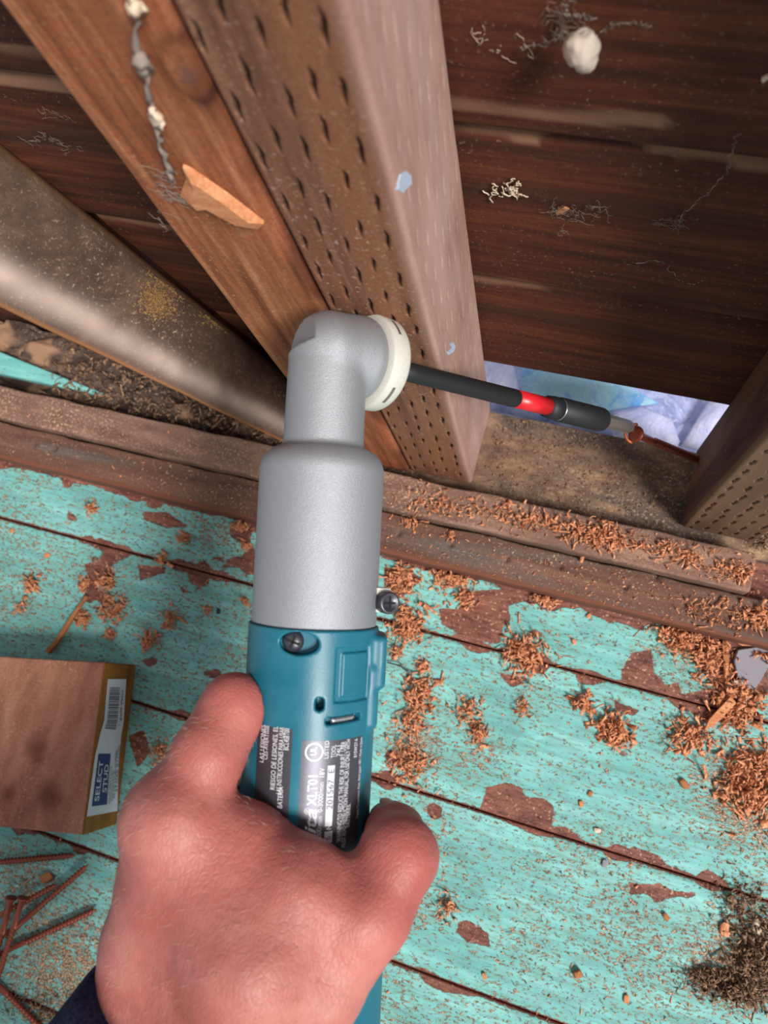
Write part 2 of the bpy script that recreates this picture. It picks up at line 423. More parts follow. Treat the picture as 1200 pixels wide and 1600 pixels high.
DIRT = [((1150, 1500), 90, 1.), ((1160, 1250), 90, 1.), ((1120, 1110), 70, .7), ((100, 1520), 130, 1.), ((30, 1380), 90, .8), ((640, 1160), 60, .9), ((300, 870), 120, .45),
        ((820, 1500), 120, .5), ((1000, 1480), 140, .6), ((760, 1180), 70, .6), ((640, 1420), 50, .7), ((330, 790), 120, .7), ((60, 900), 80, .45), ((250, 1180), 60, .7)]
DW = [(Wz(*c, 0)[:2], r/2450., a) for c, r, a in DIRT]
for i in range(5):
    a, b2 = SEAMS[i]+.0004, SEAMS[i+1]-.0004
    P, Q, f = board((-.6, .40) if i != 9 else 0, (a, b2), (-.012, 0), (.0016, .0015, .006), .001)
    top = P[:, 2] > -.004
    n1 = fbm(Q*[.35, 1, 1], 45, 3); Q[:, 2] += np.where(top, n1*.0006, 0)
    Q[:, 2] -= np.where(top, .0007*np.exp(-np.minimum(np.abs(Q[:, 1]-a), np.abs(Q[:, 1]-b2))/.0011), 0)
    Q2 = Q[:, :2]
    pd = np.full(len(Q), .02)
    near = Q2[:, 0] > -.45
    for pw in PATCHW:
        if pw[:, 1].max() < a-.01 or pw[:, 1].min() > b2+.01: continue
        mm = (Q2[:, 0] > pw[:, 0].min()-.01) & (Q2[:, 0] < pw[:, 0].max()+.01)
        if mm.any(): pd[mm] = np.minimum(pd[mm], poly_sd(Q2[mm], pw))
    chip = fbm(Q*[.5, 1, 1], 60, 3)
    ns = fbm(Q+3, 55, 3)
    sd = np.minimum(np.abs(Q[:, 1]-SEAMS[i]), np.abs(Q[:, 1]-SEAMS[i+1]))
    pd = np.minimum(pd, sd-.0014-np.maximum(ns-.12, 0)*.012)
    if i == 4: pd = np.minimum(pd, (.0635-Q[:, 1])-.0015-np.maximum(ns, -.2)*.010)         # rubbed off along the sill
    pd = np.minimum(pd, (.52-fbm(Q*[.6, 1, 1]+9, 48, 3))*.02)                            # small scattered chips
    dirt = np.full(len(Q), .36)
    for c, r, am in DW: dirt = np.maximum(dirt, am*np.exp(-((Q2-c)**2).sum(1)/r**2))
    dirt = dirt+.25*(fbm(Q, 25, 3))
    o = mesh_obj('floor_board', Q, f, M['floor'], floor_root, attrs={'paint': pd, 'dirt': dirt})

# siding boards of the wall
WALLY = .18
wall_root = mesh_obj('wall_back', *(lambda P, Q, f: (Q, f))(*board((-.60, .42), (WALLY+.026, WALLY+.032), (.088, .62), (.3, .01, .3), .001)), M['subfloor'])
tag(wall_root, 'dark brown exterior siding boards seen from inside between the studs', None, None, 'structure')
zs = [.0845, .1835, .2855, .388, .49, .59]
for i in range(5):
    z0, z1 = zs[i], zs[i+1]-.0012
    P, Q, f = board((-.59, .41), (WALLY, WALLY+.022), (z0, z1), (.0025, .011, .002), .002)
    front = P[:, 1] < WALLY+.004
    wav = fbm(Q*[.5, 1, 1]+i*3, 30, 3)
    hz = (Q[:, 2]-z0)/(z1-z0)
    lowz = Q[:, 2]-z0
    # boards lean: the top edge sits deeper; the edges are waney
    lip = z1-Q[:, 2]
    Q[:, 1] += np.where(front, .0035*hz+wav*.0006, 0)
    wane_lo = .004+.006*fbm(np.stack([Q[:, 0]*1.0, Q[:, 0]*0+i*5, Q[:, 0]*0], 1), 14, 3)
    Q[:, 1] += np.where(front & (lip < .010), .006*np.clip((.010+wane_lo*.5-lip)/.010, 0, 1)**1.5, 0)
    # pale unstained wood along each joint
    edge_n = fbm(np.stack([Q[:, 0], Q[:, 0]*0+i*9+4, Q[:, 0]*0], 1), 17, 4)
    fine_n = fbm(Q*[.12, 1, 1]+i, 160, 3)
    band = lambda dist, wd: np.clip((wd+fine_n*.006-dist)/.0012, 0, 1)
    mask = np.zeros(len(Q))
    if i == 2:   # above the upper joint: a tan streak from the treated stud fading out to the right
        wd = np.interp(Q[:, 0], [-.3, -.07, -.02, .0, .006], [.017, .016, .013, .008, -.01])
        mask = band(np.abs(lowz-.011), wd*.27)*(lowz > .003)
    if i == 1:   # below the upper joint
        wd = np.interp(Q[:, 0], [-.3, -.07, -.04, -.031, -.02, .0, .04, .3], [.012, .007, .009, -.004, -.004, .006, .009, .009])
        mask = band(lip, wd)
        wd2 = np.interp(Q[:, 0], [-.2, .0, .2], [-.01, .003, .004]); mask = np.maximum(mask, .45*band(lowz, wd2))
    if i == 0:
        wd = np.interp(Q[:, 0], [-.3, -.07, -.02, -.01, .3], [.008, .009, .008, .002, .003]); mask = .75*band(lip, wd)
    mask = np.clip(mask*((1.05 if i == 1 else .62)+.9*fine_n), 0, 1)
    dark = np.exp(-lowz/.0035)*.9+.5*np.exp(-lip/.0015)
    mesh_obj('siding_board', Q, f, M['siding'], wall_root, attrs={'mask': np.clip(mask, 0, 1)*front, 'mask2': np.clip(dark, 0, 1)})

P, Q, f = board((-.59, -.112), (WALLY, WALLY+.022), (-.03, .0830), (.006, .011, .004), .002)  # added board closing the gap in the left bay, to keep it dark
mesh_obj('siding_board', Q, f, M['siding'], wall_root, attrs={'mask': np.zeros(len(Q)), 'mask2': np.zeros(len(Q))})
# bottom plate behind the sill
P, Q, f = board((-.205, .17), (.117, .178), (-.012, .006), (.002, .0015, .006), .0015)
top = P[:, 2] > 0
Q[:, 2] += np.where(top, fbm(Q, 60, 4)*.0022, 0)
o = mesh_obj('bottom_plate', Q, f, M['plate']); tag(o, 'dusty tan bottom plate the studs stand on, behind the sill', 'plate')
P, Q, f = board((-.60, -.206), (.117, .176), (-.014, .003), (.002, .0012, .006), .0015)
top = P[:, 2] > -.005
n1 = fbm(Q*[.5, 1, 1], 70, 4); n2 = fbm(Q+5, 38, 3)
Q[:, 2] += np.where(top, n1*.008+np.where(n2 < -.15, -.010, 0), 0)
o = mesh_obj('rotted_plate', Q, f, M['rotten'], attrs={'mask': np.clip((fbm(Q+2, 45, 3)-.2)*6, 0, 1)}); tag(o, 'grey brown rotted plate crumbling below the dusty diagonal brace', 'plate')

# low sill: two boards in front of the studs
def sill(name, x, y0, y1, z, mat, label, holes=(), lump=.0007):
    P, Q, f = board(x, (y0, y1), (0.0005, z), (.0016, .0012, .004), .0018)
    top = P[:, 2] > z-.004
    Q[:, 2] += np.where(top, fbm(Q*[.4, 1, 1], 60, 4)*lump, 0)
    edge = np.where(P[:, 1] < y0+.004, fbm(Q*[1, 0, 0]+2, 50, 4)*.0010, 0)+np.where(P[:, 1] > y1-.004, fbm(Q*[1, 0, 0]+7, 40, 3)*.0012, 0)
    Q[:, 1] += edge
    mk = np.clip((y0+.0036-Q[:, 1])/.0012+.4*fbm(Q, 120, 2), 0, 1)
    for hx, hy in holes:
        dd = np.hypot((Q[:, 0]-hx)*1.5, Q[:, 1]-hy); Q[:, 2] -= np.where(top, .004*np.exp(-(dd/.0018)**2), 0)
    o = mesh_obj(name, Q, f, mat, attrs={'mask': mk}); tag(o, label, 'sill board'); return o
hp = [Wz(*p, .021)[:2] for p in [(622, 832), (704, 850), (661, 808), (761, 832), (840, 845), (793, 873), (875, 885), (978, 917), (1072, 945), (1028, 900), (1145, 922), (300, 745), (55, 693), (85, 700), (1175, 960)]]
sill('lower_sill_board', (-.60, .40), .0640, .0905, .0200, M['curb_low'], 'lower weathered sill board with nail holes beside the turquoise floor', hp)
sill('upper_sill_board', (-.60, .1115), .0915, .1155, .0290, M['curb_top'], 'upper sill board strewn with shavings, just in front of the studs', lump=.0011)

# ================================================================== STUDS
def incisions(cols, pitch, z0, z1, a0, a1, seed):
    r_ = np.random.default_rng(seed); L = []
    for k in range(cols):
        u = a0+(a1-a0)*(k+.5)/cols; st = [0, .5, .17, .67, .33, .83][k % 6]*pitch
        z = z0+st
        while z < z1: L.append((u+r_.normal(0, .0005), z+r_.normal(0, .0015), r_.uniform(.0042, .0066), r_.uniform(.8, 1))); z += pitch
    return L
def carve(Q, sel, ucoord, incs, axis, sign, mask, width=.0006, deep=.0018):
    S = np.where(sel)[0]; u = Q[S, ucoord]; z = Q[S, 2]
    order = np.argsort(z); zs_ = z[order]
    D = np.zeros(len(S))
    for (iu, iz, hl, am) in incs:
        a, b3 = np.searchsorted(zs_, [iz-hl*1.2, iz+hl*1.2]); id_ = order[a:b3]
        uu = (u[id_]-iu-.10*(z[id_]-iz)-.0002*np.sin((z[id_]-iz)*900))/width; zz = (z[id_]-iz)/hl
        D[id_] = np.maximum(D[id_], am*np.clip(1.6*(1-zz**2)-uu**2*.9, 0, 1))
    Q[S, axis] += sign*deep*D; mask[S] = np.maximum(mask[S], D)  # slits also coloured dark: painted shade on top of the carved depth

def stud(name, x, y, z, res, mat, label, front=None, right=None, left=None, front_m2=None, extra=None):
    P, Q, f = board(x, y, z, res, .0022)
    mask = np.zeros(len(Q)); m2 = np.zeros(len(Q))
    Q += (fbm(P*[1, 1, .3], 60, 3)*.0003)[:, None]
    if front: carve(Q, (P[:, 1] < y[0]+1e-6), 0, front, 1, +1, mask)
    if right: carve(Q, (P[:, 0] > x[1]-1e-6), 1, right, 0, -1, mask, .0004, .0009)
    if left: carve(Q, (P[:, 0] < x[0]+1e-6), 1, left, 0, +1, mask, .0005, .001)
    if extra: Q, mask, m2 = extra(P, Q, mask, m2)
    o = mesh_obj(name, Q, f, mat, attrs={'mask': mask, 'mask2': m2}); tag(o, label, 'stud'); return o
TX0, TX1, TY0 = -.1085, -.0662, .1240
def tex(P, Q, mask, m2):
    side = np.clip((P[:, 0]-(TX1-.0055))/.006, 0, 1)
    m2 = side*np.clip(.62+.5*fbm(Q*[1, 1, .3], 70, 4), 0, 1)*(P[:, 0] > TX1-.0056)  # light on the right face put into the colour: paler and pinker
    return Q, mask, m2
stud('treated_stud', (TX0, TX1), (TY0, .1785), (.0085, .62), (.00055, .0008, .0013), M['treated'],
     'brown treated stud with rows of incision slits, right of the pine stud', front=incisions(5, .021, .02, .5, TX0, TX1-.003, 1),
     right=incisions(7, .022, .03, .5, TY0+.004, .176, 2), extra=tex)
def pex(P, Q, mask, m2):
    # waney ragged right edge, bark-dark streaks and a knot
    e = fbm(np.stack([Q[:, 2]*0, Q[:, 2]*0+3, Q[:, 2]], 1), 55, 4)
    right = np.clip((P[:, 0]-(PX1-.008))/.008, 0, 1)
    fr = P[:, 1] < .126
    Q[:, 0] += right*(e*.0018-.0006)
    Q[:, 1] += np.where(fr, right*right*(.0018+.0015*e), 0)
    g = fbm(np.stack([Q[:, 0]*6, Q[:, 2]*0, Q[:, 2]*.5], 1), 60, 3); Q[:, 1] += np.where(fr, g*.0004, 0)
    kn = Wk; dk = np.hypot((Q[:, 0]-kn[0])*1.0, (Q[:, 2]-kn[2])*.55)
    mask = np.clip(1.1-dk/.0024+.6*fbm(Q, 260, 3), 0, 1)*fr*.8
    Q[:, 1] -= np.where(fr, .0015*np.exp(-(dk/.006)**2), 0)
    m2 = np.clip(right*1.2-.45+1.3*fbm(Q*[1, 1, .25]+8, 90, 4), 0, 1)*fr*.75+.9*np.clip(1-np.abs(dk-.0055)/.0015, 0, 1)*fr*.5
    return Q, mask, np.clip(m2, 0, 1)
PX1 = -.1093
Wk = WY(293, 115, .122)
stud('pine_stud', (-.1545, PX1), (.1222, .1780), (.0085, .62), (.0009, .003, .0014), M['pine'],
     'orange pine stud with knot, ragged edge and cobweb, left of the treated stud', extra=pex)
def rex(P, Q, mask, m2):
    return Q, mask, (P[:, 1] < .130)*np.clip(.55+.6*fbm(Q*[1, 1, .4], 60, 3), 0, 1)  # light put into the colour: front painted paler than the shaded left face
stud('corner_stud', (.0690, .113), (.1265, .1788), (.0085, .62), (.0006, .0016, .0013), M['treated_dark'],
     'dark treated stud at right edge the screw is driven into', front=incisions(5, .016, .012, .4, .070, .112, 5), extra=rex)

# ================================================================== DIAGONAL BRACE
def brace():
    A = WY(0, 481, .12); B = WY(441, 690, .12); Dp = WY(0, 243, .174); Cp = WY(441, 588, .168)
    def ext(p, q, t): return q+(q-p)*t
    a0, b0 = ext(B, A, .5), ext(A, B, .10); d0, c0 = ext(Cp, Dp, .5), ext(Dp, Cp, .02)
    nu, nv = 150, 50
    U, Vv = np.meshgrid(np.linspace(0, 1, nu), np.linspace(0, 1, nv), indexing='ij'); U = U.ravel()[:, None]; Vv = Vv.ravel()[:, None]
    T = (a0*(1-U)+b0*U)*(1-Vv)+(d0*(1-U)+c0*U)*Vv
    nrm = nz(np.cross(b0-a0, d0-a0)); 
    if nrm[2] < 0: nrm = -nrm
    n1 = fbm(T, 40, 4)
    T = T+nrm*(n1*.0012-.006*np.clip(.08-Vv[:, 0], 0, 1)**1.0)[:, None]
    Bt = T-nrm*.014
    V = np.concatenate([T, Bt]); idx = np.arange(nu*nv).reshape(nu, nv); q = lambda g: np.stack([g[:-1, :-1], g[1:, :-1], g[1:, 1:], g[:-1, 1:]], -1).reshape(-1, 4)
    Fs = [q(idx), q(idx+nu*nv)[:, ::-1]]
    for e in (idx[:, 0], idx[:, -1][::-1], idx[0, :][::-1], idx[-1, :]):
        Fs.append(np.stack([e[:-1], e[:-1]+nu*nv, e[1:]+nu*nv, e[1:]], 1))
    Fc = np.concatenate(Fs)
    vv = np.concatenate([Vv[:, 0], Vv[:, 0]]); isT = np.arange(len(V)) < nu*nv
    px = PX(V)
    band = np.exp(-((vv-.24)/.13)**2)
    mask = np.clip(band*(.75+.5*fbm(V, 50, 4)), 0, 1)*isT
    m2 = np.clip((.05-vv)/.02, 0, 1)
    o = mesh_obj('diagonal_brace', V, Fc, M['brace'], fix=True, attrs={'mask': mask, 'mask2': np.maximum(m2, (~isT)*1.)})
    tag(o, 'dusty brown diagonal brace board behind and left of the pine stud', 'brace')
    return T.reshape(nu, nv, 3), nrm
BT, BN = brace()
exec_later = []

# ================================================================== OUTSIDE, SEEN THROUGH THE GAP
def sheet(name, x, y, z, amp, sc, mat, label, cat, n=90, seed=0, thick=.004):
    gx, gy = np.meshgrid(np.linspace(*x, n), np.linspace(*y, n), indexing='ij')
    P = np.stack([gx.ravel(), gy.ravel(), np.full(n*n, z)], 1); P[:, 2] += amp*fbm(P+seed, sc, 4)
    V = np.concatenate([P, P-[0, 0, thick]]); idx = np.arange(n*n).reshape(n, n)
    q = lambda g: np.stack([g[:-1, :-1], g[1:, :-1], g[1:, 1:], g[:-1, 1:]], -1).reshape(-1, 4)
    Fs = [q(idx), q(idx+n*n)[:, ::-1]]
    for e in (idx[:, 0][::-1], idx[:, -1], idx[0, :], idx[-1, :][::-1]): Fs.append(np.stack([e[:-1], e[1:], e[1:]+n*n, e[:-1]+n*n], 1))
    o = mesh_obj(name, V, np.concatenate(Fs), mat); tag(o, label, cat); return o
o = sheet('ground', (-.8, .8), (.215, 1.3), -.10, .02, 14, M['gravel'], 'bluish litter covered ground outside, below the gap', None, 160, 3, .01)
o['kind'] = 'structure'
def outline(name, pts, z, mat, label, cat, thick=.003, curl=.006):
    W_ = np.array([Wz(x, y, z) for x, y in pts]); c = W_.mean(0); n = len(W_)
    rings = [W_*t+c*(1-t)+np.array([0, 0, curl*(1-t*t)]) for t in (1, .75, .5, .25)]
    V = np.concatenate(rings+[[c+[0, 0, curl]], W_-[0, 0, thick]]); Fc = []
    for k in range(3):
        for i in range(n): Fc.append((k*n+i, k*n+(i+1) % n, (k+1)*n+(i+1) % n, (k+1)*n+i))
    for i in range(n): Fc.append((3*n+i, 3*n+(i+1) % n, 4*n)); Fc.append((i, (i+1) % n, 4*n+1+(i+1) % n, 4*n+1+i))
    Fc.append(tuple(range(4*n+1, 5*n+1)))
    o = mesh_obj(name, V, Fc, mat, fix=True); tag(o, label, cat); return o
outline('plastic_sheet', [(812, 560), (870, 560), (960, 590), (1030, 630), (990, 634), (950, 640), (900, 640), (850, 630), (815, 618)], -.075, M['tarp'], 'blue green plastic sheet lying outside, seen through the gap', 'sheet', curl=.02)
outline('flat_leaf', [(950, 640), (1000, 632), (1050, 655), (1062, 690), (1055, 705), (960, 680)], -.084, M['leafblue'], 'pale lavender leaf outside under the right end of the gap', 'leaf')
outline('grey_slab', [(745, 550), (800, 560), (812, 615), (760, 625)], -.07, M['leafblue'], 'small pale lavender slab outside at the left end of the gap', 'slab')
outline('far_leaf', [(1065, 695), (1110, 620), (1150, 625), (1110, 705)], -.086, M['leafblue'], 'narrow lavender leaf outside beside the corner stud', 'leaf')
P, Q, f = board((-.61, -.355), (.130, .150), (.001, .009), (.02, .004, .004), .0015)
Q[:, 1] = .130+(Q[:, 1]-.130)*np.interp(Q[:, 0], [-.47, -.355], [1, .12]); Q[:, 2] -= .003
o = mesh_obj('painted_strip', Q, f, M['floor'], attrs={'paint': np.full(len(Q), .01), 'dirt': np.zeros(len(Q))}); tag(o, 'turquoise painted board edge below the brace at far left', 'board')

# ================================================================== ANGLE IMPACT DRIVER
cP0 = np.array([.0119, -.0573, .325]); cN = nz((.1312, .0108, .115)); ELB = cP0-cN*.0438           # lens frame
cA = np.array([-.049, 1, 0]); cA[2] = -(cA[:2]@cN[:2])/cN[2]; cA = nz(cA)
eF = nz(np.array([0, 0, -1.])-cA*(cA@np.array([0, 0, -1.]))); eS = np.cross(cA, eF)
if eS[0] < 0: eS = -eS
nU, nW = cN@eS, cN@eF
TB = np.stack([eS, cA, eF])                # rows: u, v, w in the lens frame
def T2W(P): return (ELB+(np.asarray(P)/1000.)@TB)@R.T+CAM
def dirW(v): return R@(np.asarray(v, float)@TB)
def tuv(px, py, r):                        # where the sight line meets the round body: angle, v
    D = TB@np.array(((px-600)/F, (py-800)/F, 1.)); O = TB@(-ELB)*1000
    a = D[0]**2+D[2]**2; b3 = O[0]*D[0]+O[2]*D[2]; c = O[0]**2+O[2]**2-r*r; t = (-b3-math.sqrt(max(b3*b3-a*c, 0)))/a
    p = O+D*t; return math.atan2(p[0], p[2]), p[1], p
RT = 24.0
tool = thing('angle_impact_driver', 'teal and silver cordless angle impact driver held in the hand', 'power tool', T2W([[0, 200, 0]])[0])
def cylv(P, r, v0, v1, rd=0.):
    q = np.hypot(P[:, 0], P[:, 2])-r+rd; h = np.maximum(v0-P[:, 1], P[:, 1]-v1)+rd
    return np.minimum(np.maximum(q, h), 0)+np.hypot(np.maximum(q, 0), np.maximum(h, 0))-rd
nL = np.array([nU, 0, nW])
def barrel(P, s0, s1, r0, r1, rd):
    s = P@nL; rr = np.linalg.norm(P-s[:, None]*nL, axis=1); t = np.clip((s-s0)/(s1-s0), 0, 1)
    q = rr-(r0+(r1-r0)*t)+rd; h = np.maximum(s0-s, s-s1)+rd
    return np.minimum(np.maximum(q, h), 0)+np.hypot(np.maximum(q, 0), np.maximum(h, 0))-rd
def gear_sdf(P):
    neck = np.hypot(P[:, 0], P[:, 2])-(14.6+.012*P[:, 1]); neck = np.maximum(neck, np.maximum(-P[:, 1], P[:, 1]-50))
    ball = np.linalg.norm(P, axis=1)-14.9
    head = smin(neck, ball, .5)
    bar = barrel(P, -10, 19, 13.9, 17.6, 7)
    head = smin(head, bar, 1.6)
    q = np.array([-.85, -.12, .5]); q = q/np.linalg.norm(q)
    cut = np.maximum(10.7-P@q, P[:, 1]-1.5+.35*(P[:, 0]+14))
    head = smax(head, -cut, .15)
    dimp = np.abs(np.hypot(P[:, 0]-7.5, P[:, 1]-9.5)-3.4)-.35
    head = np.maximum(head, np.where(P[:, 2] > 8, -np.maximum(dimp, 1.0*(0.18-(0-head))-.0), -9.))if False else head
    big = np.where(P[:, 1] < 70, cylv(P, 23.1, 36.0, 121.3, 9.), cylv(P, 23.1, 40, 101.3, .4))
    return smin(head, big, 2.2)
V, Fc = surfnet(gear_sdf, (-26, -19, -30), (30, 104, 26), .6)
gear = mesh_obj('gear_housing', T2W(V), Fc, M['cast'], tool, fix=True)
# ivory nose ring
def lat_t(prof, o, axis, n=48, fn=None): return lathe([(s/1000, r/1000) for s, r in prof], T2W([o])[0], dirW(axis), n, fn)
V, Fc = lat_t([(17.2, 14), (17.2, 18.0), (17.8, 18.6), (24.6, 18.6), (26.0, 17.8), (26.5, 16.6), (26.5, 8), (24, 7.5), (24, 2)], (0, 0, 0), nL, 72)
rg = mesh_obj('nose_ring', V, Fc, M['ring'], tool, fix=True); rg['label'] = 'translucent ivory ring at the head'
for am in (.7, 2.3, 3.9, 5.4):
    u_, v_, a_ = frame_of(nL); pts = []
    nt = 10
    an = np.linspace(am-.22, am+.22, nt); S = np.concatenate([np.array([nL*s+18.63*(np.cos(t)*u_+np.sin(t)*v_) for t in an]) for s in (20.5, 21.9)]+[np.array([nL*s+18.2*(np.cos(t)*u_+np.sin(t)*v_) for t in an]) for s in (20.5, 21.9)])
    Fq = [(i, i+1, nt+i+1, nt+i) for i in range(nt-1)]
    mesh_obj('ring_slot', T2W(S), Fq, M['steel'], rg, fix=True)
# teal housing
fa = tuv(467, 1006, RT); fb = tuv(499, 1101, RT); fc = tuv(540, 1124, RT); fr0 = tuv(526, 1012, RT); fr1 = tuv(574, 1092, RT)
def teal_sdf(P):
    q = np.hypot(P[:, 0], P[:, 2])-RT; h = np.maximum(101.5-P[:, 1], P[:, 1]-262)
    d = np.maximum(q, h)
    lug = np.linalg.norm(np.maximum(np.abs(P-[21.5, 113.5, 2])-[3.6, 7.5, 6], 0), axis=1)-2.2
    lug2 = np.linalg.norm(np.maximum(np.abs(P-[20.5, 126, 2])-[1.6, 9, 6], 0), axis=1)-3.0
    d = smin(d, lug, 2.0); d = smin(d, lug2, 1.5)
    # oval pocket, small hole, slot, framed rectangle
    el = (np.hypot((P[:, 0]-fa[2][0])/6.9, (P[:, 1]-fa[1])/4.0)-1)*4.0; d = smax(d, -np.maximum(el, 19.2-P[:, 2]), .5)
    ho = np.hypot(P[:, 0]-fb[2][0], np.maximum(np.abs(P[:, 1]-fb[1])-.8, 0))-1.5; d = smax(d, -np.maximum(ho, 17.-P[:, 2]), .3)
    th = np.arctan2(P[:, 0], P[:, 2]); su = (th-fc[0])*RT
    sl_ = np.hypot(np.maximum(np.abs(su)-6.2, 0), P[:, 1]-fc[1]+su*.06)-1.3; d = smax(d, -np.maximum(np.maximum(sl_, (RT-3.2)-np.hypot(P[:, 0], P[:, 2])), -P[:, 2]), .3)
    sr = (th-(fr0[0]+fr1[0])/2)*RT; wr_ = (fr1[0]-fr0[0])/2*RT; hr = (fr1[1]-fr0[1])/2
    bx = np.maximum(np.abs(sr)-wr_, np.abs(P[:, 1]-(fr0[1]+fr1[1])/2)-hr); ins_ = np.maximum(np.abs(sr+(-.8))-wr_+1.9, np.abs(P[:, 1]-(fr0[1]+fr1[1])/2)-hr+2.0)
    gr = np.maximum(bx, -ins_); d = smax(d, -np.maximum(np.maximum(gr, (RT-.8)-np.hypot(P[:, 0], P[:, 2])), -P[:, 2]), .25)
    seam = np.abs(th-1.08)*RT-.28; d = smax(d, -np.maximum(np.maximum(seam, (RT-.5)-np.hypot(P[:, 0], P[:, 2])), np.abs(P[:, 1]-180)-70), .15)
    sg = np.maximum(np.abs(th+1.10)*RT-.6, np.abs(P[:, 1]-137)-6.); d = smax(d, -np.maximum(sg, (RT-2.)-np.hypot(P[:, 0], P[:, 2])), .2)
    return d
V, Fc = surfnet(teal_sdf, (-27, 99, -27), (31, 214, 27), .62)
body = mesh_obj('grip_housing', T2W(V), Fc, M['teal'], tool, fix=True)
V, Fc = lat_t([(212.0, 20), (212.0, 24.0), (217, 25.2), (250, 25.2), (290, 25.4), (292, 22)], (6.5, 0, -3), (0, 1, 0), 60)
mesh_obj('battery_foot', V, Fc, M['teal'], tool, fix=True)
V, Fc = lat_t([(208, 20), (208, 25.6), (209, 26.6), (214.5, 26.6), (215.5, 25.6), (215.5, 20)], (6.5, 0, -3), (0, 1, 0), 60)
mesh_obj('foot_band', V, Fc, M['black'], tool, fix=True)
# fins inside pocket: pan-head cross screw
sc = (fa[2][0]-2.3, fa[1]-.3, 19.2)
V, Fc = lat_t([(0, 3.7), (1.2, 3.8), (2.2, 3.2), (2.9, 2.0), (3.1, .3)], sc, (-.1, 0, 1), 30)
s0 = mesh_obj('housing_screw', V, Fc, M['black_steel'], tool, fix=True)
def boxT(c, h, rotz=0.):
    s = np.array([(x, y, z) for x in (-1, 1) for y in (-1, 1) for z in (-1, 1)])*h
    c_, s_ = math.cos(rotz), math.sin(rotz); s = np.stack([s[:, 0]*c_-s[:, 1]*s_, s[:, 0]*s_+s[:, 1]*c_, s[:, 2]], 1)+c
    return s, [(0, 1, 3, 2), (4, 6, 7, 5), (0, 4, 5, 1), (2, 3, 7, 6), (0, 2, 6, 4), (1, 5, 7, 3)]
V, Fc = joinm([boxT(np.array(sc)+[0, 0, 2.75], (2.6, .45, .42), .3), boxT(np.array(sc)+[0, 0, 2.75], (.45, 2.2, .42), .3)])
mesh_obj('screw_recess', T2W(V), Fc, M['hole'], s0, smooth=False, fix=True)
# light strip in the slot
th = fc[0]
pts = [[math.sin(th+t/RT)*22.6, fc[1]-t*.06, math.cos(th+t/RT)*22.6] for t in np.linspace(-5.2, 4.4, 10)]
V, Fc = tube(T2W(pts), .0010, 10); mesh_obj('clip_wire', V, Fc, M['chrome'], tool, fix=True)
# side bolt on a bracket
V, Fc = boxT(np.array([24.5, 91.5, 1.]), (3.2, 4.4, 3.0)); o = mesh_obj('bolt_bracket', T2W(V), Fc, M['ring'], tool, smooth=False, fix=True)
bax = nz((.5, 0, .87)); b0 = np.array([25.2, 92.2, 2.2])
V, Fc = lat_t([(0, 4.0), (4.6, 4.15), (5.3, 3.9), (5.3, 2.9), (5.0, 2.7), (5.0, .3)], b0, bax, 28)
sb = mesh_obj('side_bolt', V, Fc, M['black_steel'], tool, fix=True)
u_, v_, a_ = frame_of(bax, (0, 1, 0))
def plane_box(o, u, v, a, hu, hv, ha):
    s = [o+x*hu*u+y*hv*v+z*ha*a for x in (-1, 1) for y in (-1, 1) for z in (-1, 1)]
    return np.array(s), [(0, 1, 3, 2), (4, 6, 7, 5), (0, 4, 5, 1), (2, 3, 7, 6), (0, 2, 6, 4), (1, 5, 7, 3)]
V, Fc = joinm([plane_box(b0+a_*5.0, u_, v_, a_, 2.3, .45, .12), plane_box(b0+a_*5.0, u_, v_, a_, .45, 2.3, .12)])
mesh_obj('bolt_recess', T2W(V), Fc, M['hole'], sb, smooth=False, fix=True)

# labels wrapped on the body; (a, b): a runs up along the body (-v), b runs across to the right
def wrap(a, b, lab, off): 
    th = lab['th']+b/RT; return np.stack([np.sin(th)*(RT+off), lab['v']-a, np.cos(th)*(RT+off)], 1)
def text_verts(s, size, bold=False, shear=0., font=None):
    cu = bpy.data.curves.new('t', 'FONT'); cu.body = s; cu.size = size; cu.shear = shear; cu.offset = .012*size if bold else 0
    cu.resolution_u = 3
    o = bpy.data.objects.new('t', cu); C.objects.link(o); bpy.context.view_layer.update()
    me = o.to_mesh(); V = np.array([v.co[:] for v in me.vertices]); Fc = [tuple(p.vertices) for p in me.polygons]
    o.to_mesh_clear(); bpy.data.objects.remove(o); bpy.data.curves.remove(cu)
    return V[:, :2], Fc
def grid2(a0, a1, b0_, b1, na=24, nb=24, cr_=0.):
    A, B = np.meshgrid(np.linspace(a0, a1, na), np.linspace(b0_, b1, nb), indexing='ij')
    idx = np.arange(na*nb).reshape(na, nb)
    return np.stack([A.ravel(), B.ravel()], 1), np.stack([idx[:-1, :-1], idx[:-1, 1:], idx[1:, 1:], idx[1:, :-1]], -1).reshape(-1, 4)
def label_part(name, lab, V2, Fc, mat, off, parent, lbl=None):
    o = mesh_obj(name, T2W(wrap(V2[:, 0], V2[:, 1], lab, off)), Fc, mat, parent, fix=False)
    bm = bmesh.new(); bm.from_mesh(o.data); bm.normal_update()
    c = Vector(CAM)-Vector(o['_loc']); s = sum(f.normal.dot(c-f.calc_center_median())*f.calc_area() for f in bm.faces)
    if s < 0: bmesh.ops.reverse_faces(bm, faces=bm.faces)
    bm.to_mesh(o.data); bm.free()
    if lbl: o['label'] = lbl
    return o
def put_text(lab, s, a, b, size, parent, off=.16, mat='ink', bold=False, shear=0., width=None, name='lettering'):
    """text reads upwards along the body; a: start (mm above label foot), b: baseline position across"""
    V2, Fc = text_verts(s, size, bold, shear)
    if width: V2 = V2*[width/(V2[:, 0].max()-V2[:, 0].min()), 1]
    return label_part(name, lab, np.stack([a+V2[:, 0], b-V2[:, 1]], 1), Fc, M[mat], off, parent)
